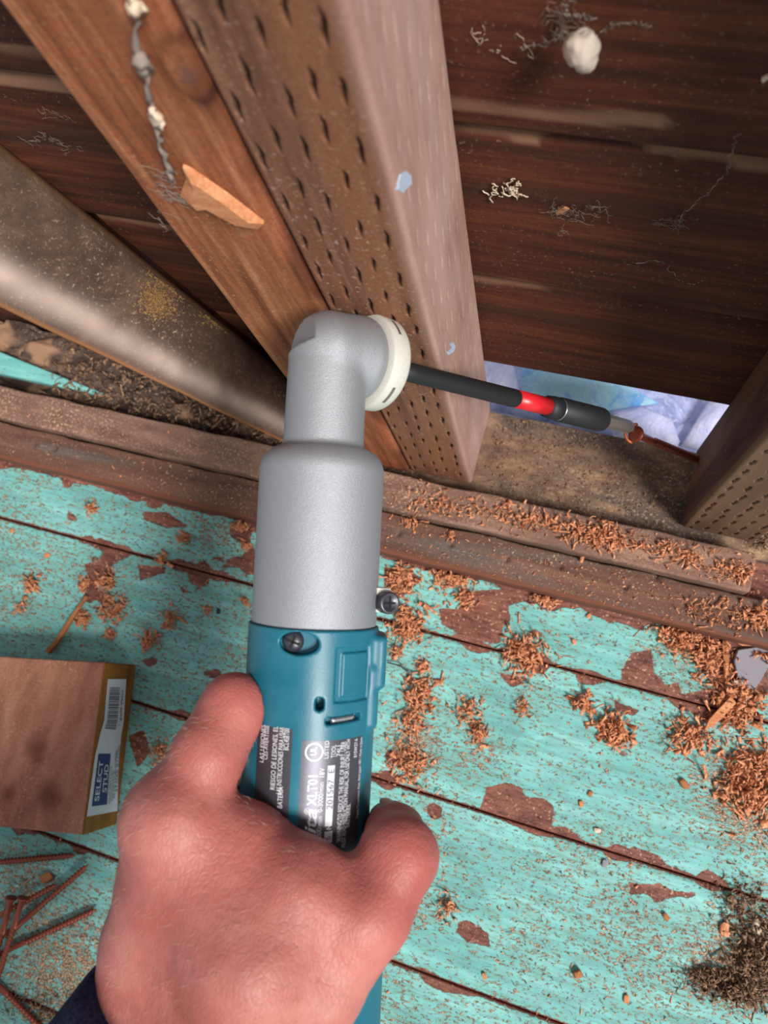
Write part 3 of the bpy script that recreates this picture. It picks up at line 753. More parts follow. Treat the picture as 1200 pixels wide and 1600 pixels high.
# main rating plate: corners found on the body
l0 = tuv(472, 1157, RT); l1 = tuv(566, 1155, RT); l2 = tuv(464, 1290, RT)
lab = {'th': l0[0], 'v': l0[1]+52}; LW = (l1[0]-l0[0])*RT; LH = 52
V2, Fq = grid2(0, LH, 0, LW, 30, 30); plate = label_part('rating_plate', lab, V2, Fq, M['label'], .06, tool, 'charcoal rating plate with white lettering')
mmv = (tuv(490, 1300, RT)[1]-tuv(490, 1200, RT)[1])/100     # mm per pixel along the body
def av(py): return lab['v']-tuv(500, py, RT)[1]
def bu(px, py=1200): return (tuv(px, py, RT)[0]-lab['th'])*RT
put_text(lab, 'Makita', av(1372), bu(493, 1300), 5.6, plate, bold=True, shear=.3, width=av(1266)-av(1372), name='maker_lettering')
put_text(lab, 'XLT01', av(1258), bu(497), 4.6, plate, bold=True, width=av(1211)-av(1258))
put_text(lab, '®', av(1272), bu(485, 1270), 3.0, plate)
put_text(lab, '0-2000/min  0-3000/min  18V', av(1322), bu(507), 2.5, plate, width=av(1200)-av(1322))
put_text(lab, 'LISTED', av(1186), bu(512), 2.2, plate, width=6)
V2, Fq = grid2(av(1292), av(1197), bu(512), bu(523), 30, 6); wp = label_part('serial_patch', lab, V2, Fq, M['labelwhite'], .12, plate)
put_text(lab, '201567  E', av(1266), bu(522), 3.0, plate, off=.2, mat='greyink', width=av(1203)-av(1266))
V2, Fq = grid2(av(1318), av(1300), bu(512), bu(524), 8, 6); label_part('serial_patch', lab, V2, Fq, M['labelwhite'], .12, plate)
put_text(lab, '6', av(1314), bu(522), 3.0, plate, off=.2, mat='greyink')
put_text(lab, 'No.', av(1298), bu(522), 2.6, plate)
put_text(lab, 'TOOL', av(1185), bu(523), 2.4, plate, width=av(1165)-av(1185))
put_text(lab, '74LJ', av(1184), bu(531), 2.4, plate, width=av(1167)-av(1184))
put_text(lab, 'WARNING:TO REDUCE THE RISK OF INJURY, USER', av(1320), bu(538), 2.7, plate, width=av(1161)-av(1320))
put_text(lab, 'MUST READ INSTRUCTION MANUAL, FOR USE ONLY WITH', av(1330), bu(545), 2.5, plate, width=av(1159)-av(1330))
put_text(lab, 'BATTERIES.', av(1300), bu(550), 2.2, plate, width=8)
put_text(lab, '815W27-6', av(1190), bu(556), 2.2, plate, width=av(1160)-av(1190))
put_text(lab, 'Makita Corporation Anjo, Aichi Japan 18V / Made in Japan', av(1290), bu(563), 1.9, plate, width=av(1160)-av(1290))
# round approval mark with its two letters
cA_, cB_ = av(1175), bu(491, 1175)
t = np.linspace(0, 2*np.pi, 41)[:-1]
V2 = np.concatenate([np.stack([cA_+r*np.cos(t), cB_+r*np.sin(t)], 1) for r in (3.15, 2.6)]); Fq = [(i, (i+1) % 40, 40+(i+1) % 40, 40+i) for i in range(40)]
label_part('approval_ring', lab, V2, Fq, M['ink'], .16, plate)
V2, Fc = text_verts('UL', 3.0, True); V2 = V2-V2.mean(0); label_part('lettering', lab, np.stack([cA_+V2[:, 0]*.8, cB_-V2[:, 1]], 1), Fc, M['ink'], .16, plate)
# left warning label
l0 = tuv(404, 1131, RT); l1 = tuv(458, 1134, RT)
lb2 = {'th': l0[0], 'v': l0[1]+46}; LW2 = (l1[0]-l0[0])*RT
V2, Fq = grid2(0, 46, 0, LW2, 30, 20); pl2 = label_part('warning_plate', lb2, V2, Fq, M['label'], .06, tool, 'second charcoal plate with Spanish warning, partly under the hand')
def av2(py): return lb2['v']-tuv(430, py, RT)[1]
def bu2(px, py=1170): return (tuv(px, py, RT)[0]-lb2['th'])*RT
for s, p0, p1, bx in [('LAS LESIONES', 1196, 1137, 413), ('CES AVERTISSE', 1190, 1136, 419), ('RIESGO DE LESIONES, EL', 1235, 1135, 433), ('LAS INSTRUCCIONES PARA USAR', 1240, 1135, 443), ('BCL4SBT00', 1170, 1136, 451), ('BATERIA', 1262, 1228, 446)]:
    put_text(lb2, s, av2(p0), bu2(bx), 2.6, pl2, width=av2(p1)-av2(p0))

# ================================================================== BIT HOLDER AND DRIVEN SCREW
e0 = WD(645, 583, .325); e1 = WD(1000, 671, .440); ea = nz(e1-e0); eL = np.linalg.norm(e1-e0)
def along(px):    # distance along the shaft for a column of the picture
    r_ = np.array([PX(e0+ea*s)[0][0] for s in np.linspace(-.02, eL+.05, 300)]); return np.interp(px, r_, np.linspace(-.02, eL+.05, 300))
holder = thing('bit_holder', 'long black bit holder with red band between drill head and corner stud', 'bit holder', e0)
s_red0, s_red1, s_slv1, s_tip = along(806), along(856), along(941), along(985)
V, Fc = lathe([(-.012, .0037), (0, .0040), (s_red0-.001, .0043), (s_red0, .0040)], e0, ea, 32); mesh_obj('shaft', V, Fc, M['rubber'], holder, fix=True)
V, Fc = lathe([(s_red0, .0030), (s_red0, .0043), (s_red1, .0044), (s_red1, .003)], e0, ea, 32); mesh_obj('red_band', V, Fc, M['red'], holder, fix=True)
V, Fc = lathe([(s_red1-.001, .0035), (s_red1-.0005, .0054), (s_red1+.004, .0058), (s_red1+.0075, .0058), (s_red1+.0078, .0055), (s_red1+.0088, .0055), (s_red1+.0091, .0061), (s_slv1-.003, .0064), (s_slv1-.001, .0060), (s_slv1, .0052), (s_slv1, .003)], e0, ea, 36)
mesh_obj('collar', V, Fc, M['rubber'], holder, fix=True)
V, Fc = lathe([(s_red1+.0079, .0050), (s_red1+.0079, .00572), (s_red1+.0087, .00572), (s_red1+.0087, .005)], e0, ea, 36); mesh_obj('collar_ring', V, Fc, M['chrome'], holder, fix=True)
V, Fc = lathe([(s_slv1-.002, .0036), (s_slv1, .0040), (s_slv1+.010, .0038), (s_tip-.001, .0036), (s_tip, .0022)], e0, ea, 6); mesh_obj('bit', V, Fc, M['steel'], holder, smooth=False, fix=True)
def screw(name, head, tip, r, mat, thread_from=.38, headr=2.1, head_h=.9, n=20, pitch=None):
    head = np.array(head); tip = np.array(tip); L = np.linalg.norm(tip-head); pitch = pitch or r*1.45
    prof = [(0, r*.4), (0, r*headr*.55), (.0001, r*headr), (r*.35, r*headr), (r*head_h*1.8, r*1.05)]
    s = r*head_h*1.8; st = L*thread_from
    prof.append((st, r))
    k = st
    while k < L-r*2.6: prof.append((k, r)); k += pitch/6
    k2 = k
    for i in range(10): t = i/9; prof.append((k2+(L-k2)*t, r*(1-t)+.00004))
    def fn(s_, t_):
        if s_ < st or s_ > L-r*1.0: return 0.
        ph = ((s_/pitch-t_/(2*np.pi)) % 1.0); tp = np.clip((L-s_)/(r*3.), .1, 1); return r*.42*np.clip(1-np.abs(ph-.5)*3.4, 0, 1)*tp-r*.18*(1-tp*0)
    return lathe(prof, head, tip-head, n, fn)
h0 = WD(993, 678, .438); t0 = WX(1086, 716, .0665); t0 = t0+nz(t0-h0)*.012
V, Fc = screw('', h0, t0, .0021, None, .25, 2.2)
o = mesh_obj('wood_screw', V, Fc, M['copper'], fix=True); tag(o, 'copper coloured structural screw on the bit, entering the corner stud', 'screw')
# loose curl of screw coating / shaving at the head
cpts = [h0+.0052*(math.cos(t)*cu+math.sin(t)*cr)+ea*(-.001) for t in np.linspace(3.4, 6.6, 12)]
V, Fc = tube(cpts, .0009, 8); o = mesh_obj('swarf_curl', V, Fc, M['copper_bright'], fix=True); tag(o, 'bright copper curl of swarf around the driven screw head', 'shaving')

# ================================================================== THE HAND
def hn(px, py, d, rpx):
    c = np.array(((px-600)/F, (py-800)/F, 1.))*d*1000; return c, rpx*d*1000/F
HS = {k: hn(*v) for k, v in {
    'i_mcp': (278, 1285, .262, 70), 'i_mid': (325, 1180, .266, 56), 'i_pip': (366, 1106, .276, 52), 'i_dip': (440, 1098, .322, 42), 'i_tip': (520, 1110, .325, 38),
    'm_mcp': (270, 1385, .265, 72), 'm_pip': (330, 1245, .300, 50), 'm_dip': (420, 1215, .326, 40), 'm_tip': (520, 1220, .328, 37),
    'r_mcp': (250, 1475, .270, 76), 'r_pip': (320, 1350, .315, 48), 'r_dip': (420, 1320, .330, 40), 'r_tip': (505, 1325, .328, 36),
    'p_mcp': (232, 1560, .276, 78), 'p_pip': (320, 1450, .325, 44), 'p_dip': (400, 1420, .333, 37), 'p_tip': (465, 1420, .330, 33),
    'w_i': (380, 1640, .252, 85), 'w_m': (320, 1660, .256, 85), 'w_r': (260, 1650, .262, 84), 'w_p': (240, 1660, .268, 86),
    'web0': (385, 1335, .262, 62), 'web1': (470, 1388, .254, 62), 'web2': (545, 1420, .254, 60),
    't_cmc': (428, 1658, .250, 86), 't_mc': (498, 1545, .250, 66), 't_mcp': (582, 1430, .254, 58), 't_ip': (622, 1337, .262, 61), 't_pad': (617, 1305, .275, 47), 't_tip': (611, 1296, .287, 43),
    'pc': (400, 1500, .250, 95), 'fore': (200, 1950, .262, 130)}.items()}
def seg(P, a, b): return capsule(P, HS[a][0], HS[b][0], HS[a][1], HS[b][1])
def tool_sdf_cam(P):
    L = ((P/1000.-ELB)@TB.T)*1000
    q = np.hypot(L[:, 0], L[:, 2])-RT; q2 = np.maximum(np.hypot(L[:, 0]-6.5, L[:, 2]+3)-26.6, 207.5-L[:, 1]); return np.maximum(np.minimum(q, q2), 101-L[:, 1])
def hand_sdf(P):
    d = seg(P, 'i_mcp', 'w_i')
    for a, b in (('m_mcp', 'w_m'), ('r_mcp', 'w_r'), ('p_mcp', 'w_p'), ('i_mcp', 'm_mcp'), ('m_mcp', 'r_mcp'), ('r_mcp', 'p_mcp'), ('pc', 'w_i'), ('pc', 'i_mcp'), ('i_mcp', 'web0'), ('web0', 'web1'), ('web1', 'web2'), ('web0', 'pc'), ('web1', 'pc')): d = smin(d, seg(P, a, b), 9.)
    th_ = smin(seg(P, 't_cmc', 't_mc'), seg(P, 't_mc', 't_mcp'), 4.); th_ = smin(th_, seg(P, 't_mcp', 't_ip'), 3.5); th_ = smin(th_, seg(P, 't_ip', 't_pad'), 3.); th_ = smin(th_, seg(P, 't_pad', 't_tip'), 2.)
    d = smin(d, th_, 7.)
    for f_ in 'imrp':
        if f_ == 'i': fg = smin(seg(P, 'i_mcp', 'i_mid'), seg(P, 'i_mid', 'i_pip'), 3.)
        else: fg = seg(P, f_+'_mcp', f_+'_pip')
        fg = smin(fg, seg(P, f_+'_pip', f_+'_dip'), 3.); fg = smin(fg, seg(P, f_+'_dip', f_+'_tip'), 2.)
        d = smin(d, fg, 3.2)
    d = smin(d, seg(P, 'w_i', 'fore'), 10.)
    # creases: soft hollows between web and thumb, at knuckles
    c = HS['web2'][0]+[2, -10, -14]
    d = smax(d, -(tool_sdf_cam(P)-.15), .8)
    for (px, py, dd, r_, dep_) in [(545, 1372, .243, 26, 2.0), (500, 1345, .245, 20, 1.2), (300, 1360, .240, 34, 1.0), (650, 1288, .262, 14, .0)]:
        cc, rr = hn(px, py, dd, r_); d = d+dep_*np.exp(-((P-cc)**2).sum(1)/(2*(rr*1.3)**2))
    for (px, py, dd, r_, dep_) in [(268, 1275, .245, 30, 1.2), (470, 1250, .25, 20, .0), (560, 1470, .236, 40, 1.2)]:
        cc, rr = hn(px, py, dd, r_); d = d-dep_*np.exp(-((P-cc)**2).sum(1)/(2*(rr)**2))
    d = d+.10*vnoise(P, .35)
    return d
allc = np.array([HS[k][0] for k in HS if k != 'fore']); 
lo_ = allc.min(0)-26; hi_ = allc.max(0)+26; hi_[1] = hn(300, 1790, .26, 10)[0][1]
V, Fc = surfnet(hand_sdf, lo_, hi_, 1.25, 3)
HW = (V/1000.)@R.T+CAM
person = thing('person', 'left hand with reddened skin and navy cuff gripping the teal tool', 'person', WD(330, 1560, .262))
redc = [HS['i_pip'][0], HS['t_ip'][0], HS['web0'][0], HS['t_mcp'][0]]
red = np.zeros(len(V))
for c_ in redc: red = np.maximum(red, np.exp(-((V-c_)**2).sum(1)/(2*13.**2)))
hand = mesh_obj('hand', HW, Fc, M['skin'], person, fix=True, attrs={'red': red})
# thumb nail
ntp = HS['t_tip'][0]; 
def ell(c, ax, rad, n=16, m=10):
    ax = np.array(ax); V = []; Fc = []
    for i in range(m+1):
        ph = math.pi*i/m
        for j in range(n):
            t = 2*math.pi*j/n; V.append(c+ax[0]*rad[0]*math.sin(ph)*math.cos(t)+ax[1]*rad[1]*math.sin(ph)*math.sin(t)+ax[2]*rad[2]*math.cos(ph))
    for i in range(m):
        for j in range(n): Fc.append((i*n+j, i*n+(j+1) % n, (i+1)*n+(j+1) % n, (i+1)*n+j))
    return np.array(V), Fc
na = nz(HS['t_tip'][0]-HS['t_ip'][0]); nn = nz(np.array([.45, -.75, -.35])-na*(na@np.array([.45, -.75, -.35]))); ns = np.cross(na, nn)
V, Fc = ell(hn(614, 1262, .2835, 10)[0], [ns, na, nn], (5.6, 6.5, 1.8)); mesh_obj('thumb_nail', (V/1000)@R.T+CAM, Fc, M['nail'], person, fix=True)
# fine pale hairs on the back of the hand
def hairs():
    nrm = np.array([0, 0, -1.]); sel = np.where((HW@np.array([0, 0, 0.]) == 0))[0]
    pxy = PX(HW); me = hand.data; Nn = np.zeros(len(V)*3)
    Nn = np.array([v.normal[:] for v in me.vertices]); camdir = (CAM-HW); camdir /= np.linalg.norm(camdir, axis=1)[:, None]
    face = (Nn*camdir).sum(1)
    ok = np.where((face > .15) & (pxy[:, 0] < 520) & (pxy[:, 1] > 1120) & (pxy[:, 1] < 1600) & (pxy[:, 0] > 150))[0]
    pick = rng.choice(ok, 420); parts = []
    flow = R@nz((-.8, .55, 0))
    for i in pick:
        n_ = Nn[i]; f_ = flow-n_*(flow@n_); f_ = nz(f_+rng.normal(0, .35, 3)); f_ = nz(f_-n_*(f_@n_)); L_ = rng.uniform(.0018, .0042)
        p0 = HW[i]; parts.append(tube([p0, p0+f_*L_*.5+n_*L_*.22, p0+f_*L_+n_*L_*.25], [.00004, .00003, .000012], 3))
    V_, F_ = joinm(parts); o = mesh_obj('hand_hair', V_, F_, M['pale'], person); o['kind'] = 'stuff'
_V = V
V = _V; V = HW; hairs()
# cuff
ca = hn(296, 1652, .262, 10)[0]/1000; cax = nz((-.62, .80, .02))
def cw(s, t_): return 0.0010*np.sin(5*t_+s*180)+.0006*np.sin(11*t_+2)
V, Fc = lathe([(.0015, .034), (.0, .0405), (.0005, .0425), (.004, .0435), (.02, .0445), (.08, .049), (.16, .053), (.16, .045), (.03, .038), (.0025, .034)], R@ca+CAM, R@cax, 60, cw)
mesh_obj('sleeve', V, Fc, M['cloth'], person, fix=True)

# unseen torso and legs behind the lens, added to shade the floor on the left
def shade_torso_sdf(P):
    tor = capsule(P, (-70, -600, 230), (-30, -455, 740), 150, 150); sh = capsule(P, (-220, -450, 780), (150, -480, 780), 75, 75)
    arm = capsule(P, (-240, -450, 760), (-380, -430, 440), 62, 52)
    el = WCA*1000; fo = capsule(P, (-380, -430, 440), tuple(el), 52, 42)
    return smin(smin(smin(tor, sh, 60), arm, 40), fo, 25)
WCA = R@(ca+cax*.13)+CAM
V, Fc = surfnet(shade_torso_sdf, (-560, -860, 60), (280, -260, 960), 14, 2); mesh_obj('shade_torso', V/1000, Fc, M['cloth'], person, fix=True)
def shade_legs_sdf(P):
    d = 1e9
    for sx in (-90, 90): d = np.minimum(d, smin(capsule(P, (-90+sx, -680, 190), (-90+sx*1.5, -440, 75), 92, 68), capsule(P, (-90+sx*1.5, -440, 72), (-90+sx, -860, 60), 62, 50), 25))
    return d
V, Fc = surfnet(shade_legs_sdf, (-400, -960, -10), (220, -330, 320), 14, 2); mesh_obj('shade_legs', V/1000, Fc, M['cloth'], person, fix=True)
# ================================================================== WOOD BLOCK WITH STAPLED LABEL
bt0 = Wz(165, 1035, .042); bt1 = Wz(130, 1305, .042)
by = nz(bt0-bt1); bxv = np.array([-by[1], by[0], 0]); 
if bxv[0] > 0: bxv = -bxv
LBy = np.linalg.norm(bt0-bt1)
blk = thing('wood_block', 'sawn wooden block with a white stapled tag on its ochre end', 'wood block', (bt0+bt1)/2*[1, 1, 0])
P, Q, f = board((0, .16), (0, LBy), (.0006, .042), (.0016, .0016, .0016), .001)
Q[:, 2] += np.where(P[:, 2] > .0415, fbm(Q, 50, 4)*.0006, 0)
kn = [((.040, .048), .010), ((.027, .020), .011), ((.055, .02), .006)]
mk = np.zeros(len(Q)); m2 = np.zeros(len(Q))
for (a, b3), r_ in kn:
    dd = np.hypot(Q[:, 0]-a, Q[:, 1]-b3); mk = np.maximum(mk, np.clip(1.1-dd/r_+.4*fbm(Q, 150, 3), 0, .8)); Q[:, 2] += np.where(P[:, 2] > .0415, .0008*np.cos(dd*2600)*np.exp(-(dd/r_)**2)*.5, 0)
# growth arcs on the sawn face
rr = np.hypot(Q[:, 0]-.035, (Q[:, 1]+.05)); m2 = np.clip(np.sin(rr*1900+3*fbm(Q, 40, 3))*.6+.1*fbm(Q, 200, 2)-.25, 0, 1)*.65
WB = bt1*[1, 1, 0]+Q[:, :1]*bxv+Q[:, 1:2]*by+Q[:, 2:]*np.array([0, 0, 1.])
side = (P[:, 0] < 1e-6) | (P[:, 0] < .0011)
fm = side[f].all(1)
mesh_obj('sawn_body', WB, f[~fm], M['end'], blk, fix=False, attrs={'mask': mk, 'mask2': m2})
V_ = WB; used = np.unique(f[fm]); rmap = -np.ones(len(WB), int); rmap[used] = np.arange(len(used))
mesh_obj('painted_end', WB[used]-bxv*.0001, rmap[f[fm]], M['ochre'], blk)
# the tag: a strip lying on the end face; (s along by from 0..LBy, h height)
def tagp(px, py):   # sight line onto the end plane
    n_ = bxv; r_ = ray(px, py); t = ((bt1-CAM)@n_-(0.0006))/(r_@n_); p = CAM+r_*t
    return (p-bt1)@by, p[2]
cs_ = [tagp(169, 1061), tagp(197, 1061), tagp(190, 1150), tagp(183, 1267), tagp(136, 1276), tagp(150, 1165), tagp(163, 1125)]
EO = bt1*[1, 1, 0]-bxv*.0008
def tw(V2, off=0.): V2 = np.atleast_2d(V2); return EO+V2[:, :1]*by+V2[:, 1:2]*np.array([0, 0, 1.])-bxv*off
# build as strip between left edge (top side) and right edge (foot side)
Lp = [(169, 1061), (166, 1090), (163, 1125), (157, 1145), (149, 1180), (143, 1225), (136, 1276)]; Rp = [(197, 1061), (195, 1090), (193, 1125), (189, 1150), (186, 1180), (184, 1225), (183, 1267)]
La = np.array([tagp(*p) for p in Lp]); Ra = np.array([tagp(*p) for p in Rp])
V2 = np.concatenate([La, Ra]); n = len(La); tp = tw(V2, 0); bk = tw(V2, -.0004)
Vt = np.concatenate([tp, bk]); Fq = [(i, i+1, n+i+1, n+i) for i in range(n-1)]+[(2*n+i, 3*n+i, 3*n+i+1, 2*n+i+1) for i in range(n-1)]+[(0, n, 3*n, 2*n), (n-1, 2*n+n-1, 3*n+n-1, 2*n-1)]+[(i, 2*n+i, 2*n+i+1, i+1) for i in range(n-1)]+[(n+i, n+i+1, 3*n+i+1, 3*n+i) for i in range(n-1)]
tagm = mesh_obj('price_tag', Vt, Fq, M['paper'], blk, smooth=False, fix=True); tagm['label'] = 'white stapled tag reading SELECT STUD with barcode'
def tsurf(a, b3):   # a 0..1 along tag from foot(SELECT) to top, b 0..1 from left edge to right edge
    a = np.clip(np.asarray(a), 0, 1); k = np.linspace(1, 0, n)   # index 0 is the top
    l = np.stack([np.interp(a, k[::-1], La[::-1, q]) for q in (0, 1)], -1); r_ = np.stack([np.interp(a, k[::-1], Ra[::-1, q]) for q in (0, 1)], -1)
    return l+(r_-l)*np.asarray(b3)[..., None]
def tag_part(V2, Fc, mat, name, off=.0003):
    p = tsurf(V2[:, 0], V2[:, 1]); o = mesh_obj(name, tw(p, off), Fc, M[mat], tagm, smooth=False)
    bm = bmesh.new(); bm.from_mesh(o.data); bm.normal_update(); c = Vector(CAM)-Vector(o['_loc'])
    if sum(f_.normal.dot(c-f_.calc_center_median())*f_.calc_area() for f_ in bm.faces) < 0: bmesh.ops.reverse_faces(bm, faces=bm.faces)
    bm.to_mesh(o.data); bm.free(); return o
V2, Fq = grid2(.05, .345, .10, .60, 12, 4); tag_part(V2, Fq, 'navyink', 'logo_panel')
def tag_text(s, a0, a1, b_base, b_top, mat, off=.0005, bold=False):
    V2, Fc = text_verts(s, 1., bold); x = V2[:, 0]; y = V2[:, 1]; x = (x-x.min())/(x.max()-x.min()); y = y/.72
    return tag_part(np.stack([a0+(a1-a0)*x, b_base+(b_top-b_base)*y], 1), Fc, mat, 'lettering', off)
tag_text('SELECT', .075, .30, .30, .14, 'paper', .0005, True); tag_text('STUD', .12, .28, .54, .38, 'paper', .0005, True)
for a0, a1, b3, s in [(.05, .27, .70, '2X6-96 PREM KD-HT'), (.07, .24, .79, 'DOUGLAS FIR'), (.08, .38, .88, '92-5/8 STUD LUMBER'), (.12, .42, .96, 'STORE 0123456')]: tag_text(s, a0, a1, b3, b3-.07, 'greyink')
r_ = np.random.default_rng(3); a = .56; bars = []
while a < .93:
    w_ = r_.choice([.004, .007, .011]); V2, Fq = grid2(a, a+w_, .12, .66, 2, 2); bars.append((V2, Fq)); a += w_+r_.choice([.005, .008])
V2 = np.concatenate([b3[0] for b3 in bars]); Fq = np.concatenate([b3[1]+4*i for i, b3 in enumerate(bars)]); tag_part(V2, Fq, 'greyink', 'barcode')
tag_text('7 16449 92625', .60, .90, .86, .74, 'greyink')

# ================================================================== LOOSE SCREWS
SCREWS = [  # head px, tip px, heights, label
 ((-60, 1352), (119, 1336), .004, .003, 'copper deck screw nearly level, just below the wooden block'),
 ((12, 1460), (139, 1350), .003, .006, 'copper deck screw slanting up right, longest clear of the pile'),
 ((-40, 1450), (91, 1381), .007, .006, 'copper deck screw lying under the longest slanting screw, tip by a tan chip'),
 ((-20, 1500), (152, 1420), .003, .003, 'copper deck screw with its tip nearest the hand'),
 ((18, 1402), (-25, 1560), .012, .004, 'copper deck screw with its flat head showing at top of the pile'),
 ((36, 1402), (-6, 1535), .011, .009, 'shiny threaded copper deck screw standing steeply across the pile'),
 ((-20, 1522), (70, 1612), .003, .003, 'copper deck screw at the bottom left corner, slanting down right')]
for hp_, tp_, hz_, tz_, lb in SCREWS:
    a, b3 = Wz(*hp_, hz_), Wz(*tp_, tz_); V, Fc = screw('', a, b3, .0018, None, .36, 2.0)
    o = mesh_obj('deck_screw', V, Fc, M['copper'], fix=True); tag(o, lb, 'screw', 'loose deck screws on the floor')
a, b3 = Wz(75, 1020, .0035), Wz(137, 932, .004)
P, Q, f = board((0, np.linalg.norm(b3-a)), (-.0016, .0016), (-.0014, .0014), (.003, .001, .001), .0006)
Q[:, 1:] *= (1.25-.55*P[:, :1]/P[:, 0].max()); Q[:, 1] += fbm(Q*[1, 0, 0], 90, 2)*.0012
ux = nz(b3-a); uy = nz(np.cross([0, 0, 1], ux)); uz = np.cross(ux, uy)
o = mesh_obj('wood_sliver', a+Q[:, :1]*ux+Q[:, 1:2]*uy+Q[:, 2:]*uz, f, M['brace_edge']); tag(o, 'long reddish wood sliver on the floor above the wooden block', 'splinter')

# ================================================================== SHAVINGS AND CRUMBS
def curl_mesh(L, wd, th, bend, twist, taper, r_):
    n = 6; t = np.linspace(0, 1, n); ang = bend*t; 
    if abs(bend) > .05: x = L/bend*np.sin(ang); z = L/bend*(1-np.cos(ang))
    else: x = L*t; z = t*0
    V = []
    for i in range(n):
        wv = wd*(1-taper*t[i]); tw_ = twist*t[i]; cx, sx = math.cos(tw_), math.sin(tw_); nx, nzv = -math.sin(ang[i]), math.cos(ang[i])
        for (a, b3) in ((-.5, -.5), (.5, -.5), (.5, .5), (-.5, .5)):
            yy = a*wv; hh = b3*th; y2 = yy*cx-hh*sx; h2 = yy*sx+hh*cx; V.append((x[i]+nx*h2, y2, z[i]+nzv*h2))
    V = np.array(V); V -= V.mean(0); Fc = []
    for i in range(n-1):
        for j in range(4): Fc.append((i*4+j, i*4+(j+1) % 4, (i+1)*4+(j+1) % 4, (i+1)*4+j))
    Fc += [(3, 2, 1, 0), tuple((n-1)*4+j for j in range(4))]
    return V, np.array(Fc)
CUR = [curl_mesh(rng.uniform(1.2, 2.2), rng.uniform(.14, .34), .035, rng.uniform(-3.2, 3.2), rng.uniform(-1.5, 1.5), rng.uniform(.1, .8), rng) if k % 2 else curl_mesh(rng.uniform(.7, 1.4), rng.uniform(.4, .8), .03, rng.uniform(-1.5, 1.5), rng.uniform(-1., 1.), rng.uniform(.2, .9), rng) for k in range(28)]
def rotm(n, tilt, r_):
    a = r_.uniform(0, 2*np.pi, n); b3 = r_.normal(0, tilt, n); c = r_.normal(0, tilt, n)
    ca_, sa = np.cos(a), np.sin(a); cb_, sb_ = np.cos(b3), np.sin(b3); cc, sc_ = np.cos(c), np.sin(c); z = 0*a; o1 = z+1
    Rz = np.stack([ca_, -sa, z, sa, ca_, z, z, z, o1], 1).reshape(n, 3, 3); Ry = np.stack([cb_, z, sb_, z, o1, z, -sb_, z, cb_], 1).reshape(n, 3, 3); Rx = np.stack([o1, z, z, z, cc, -sc_, z, sc_, cc], 1).reshape(n, 3, 3)
    return Rz@Ry@Rx
def scatter(pos, size, tilt, r_):
    """pos Nx3 points of rest; returns joined verts, faces (each curl set down on its point)"""
    Vs = []; Fs = []; off = 0; k = r_.integers(0, len(CUR), len(pos)); Rm = rotm(len(pos), tilt, r_)
    for j in range(len(CUR)):
        s = np.where(k == j)[0]
        if len(s) == 0: continue
        V0, F0 = CUR[j]; W_ = np.einsum('nij,vj->nvi', Rm[s], V0)*size[s][:, None, None]
        W_[:, :, 2] -= W_[:, :, 2].min(1)[:, None]; W_ += pos[s][:, None, :]
        Vs.append(W_.reshape(-1, 3)); m = len(V0); Fs.append((F0[None]+(np.arange(len(s))*m)[:, None, None]+off).reshape(-1, 4)); off += len(s)*m
    return np.concatenate(Vs), np.concatenate(Fs)
def surface_z(x, y):
    z = np.where(y > .0640, np.where(y > .0915, np.where(y > .1155, .006, .0295), .0203), .0002)
    return np.where((y > .0915) & (y < .1155) & (x > .1115), .003, z)
def clump(px, py, rad, n, size, label, name='shaving_clump', mat='shav', z=0., pile=.004, cat='wood shavings', stretch=(1, 1), tilt=.6, ang=0.):
    r_ = np.random.default_rng(int(px*7+py)); c = Wz(px, py, z); rr = rad/2450.
    n = int(n*1.35); g = r_.normal(0, .42, (n, 2))*rr*np.array(stretch); ca_, sa = math.cos(ang), math.sin(ang); g = np.stack([g[:, 0]*ca_-g[:, 1]*sa, g[:, 0]*sa+g[:, 1]*ca_], 1)
    x = c[0]+g[:, 0]; y = c[1]+g[:, 1]; y = np.where((y > .0625) & (z < .01), .062-(y-.0625)*.3, y)
    h = pile*np.exp(-(g**2).sum(1)/(rr*.6)**2)*r_.uniform(0, 1, n)
    pos = np.stack([x, y, surface_z(x, y)+h], 1); sz = r_.uniform(.35, 1.25, n)*size
    V, Fc = scatter(pos, sz, tilt, r_)
    o = mesh_obj(name, V, Fc, M[mat], smooth=False); tag(o, label, cat, None, 'stuff'); return o
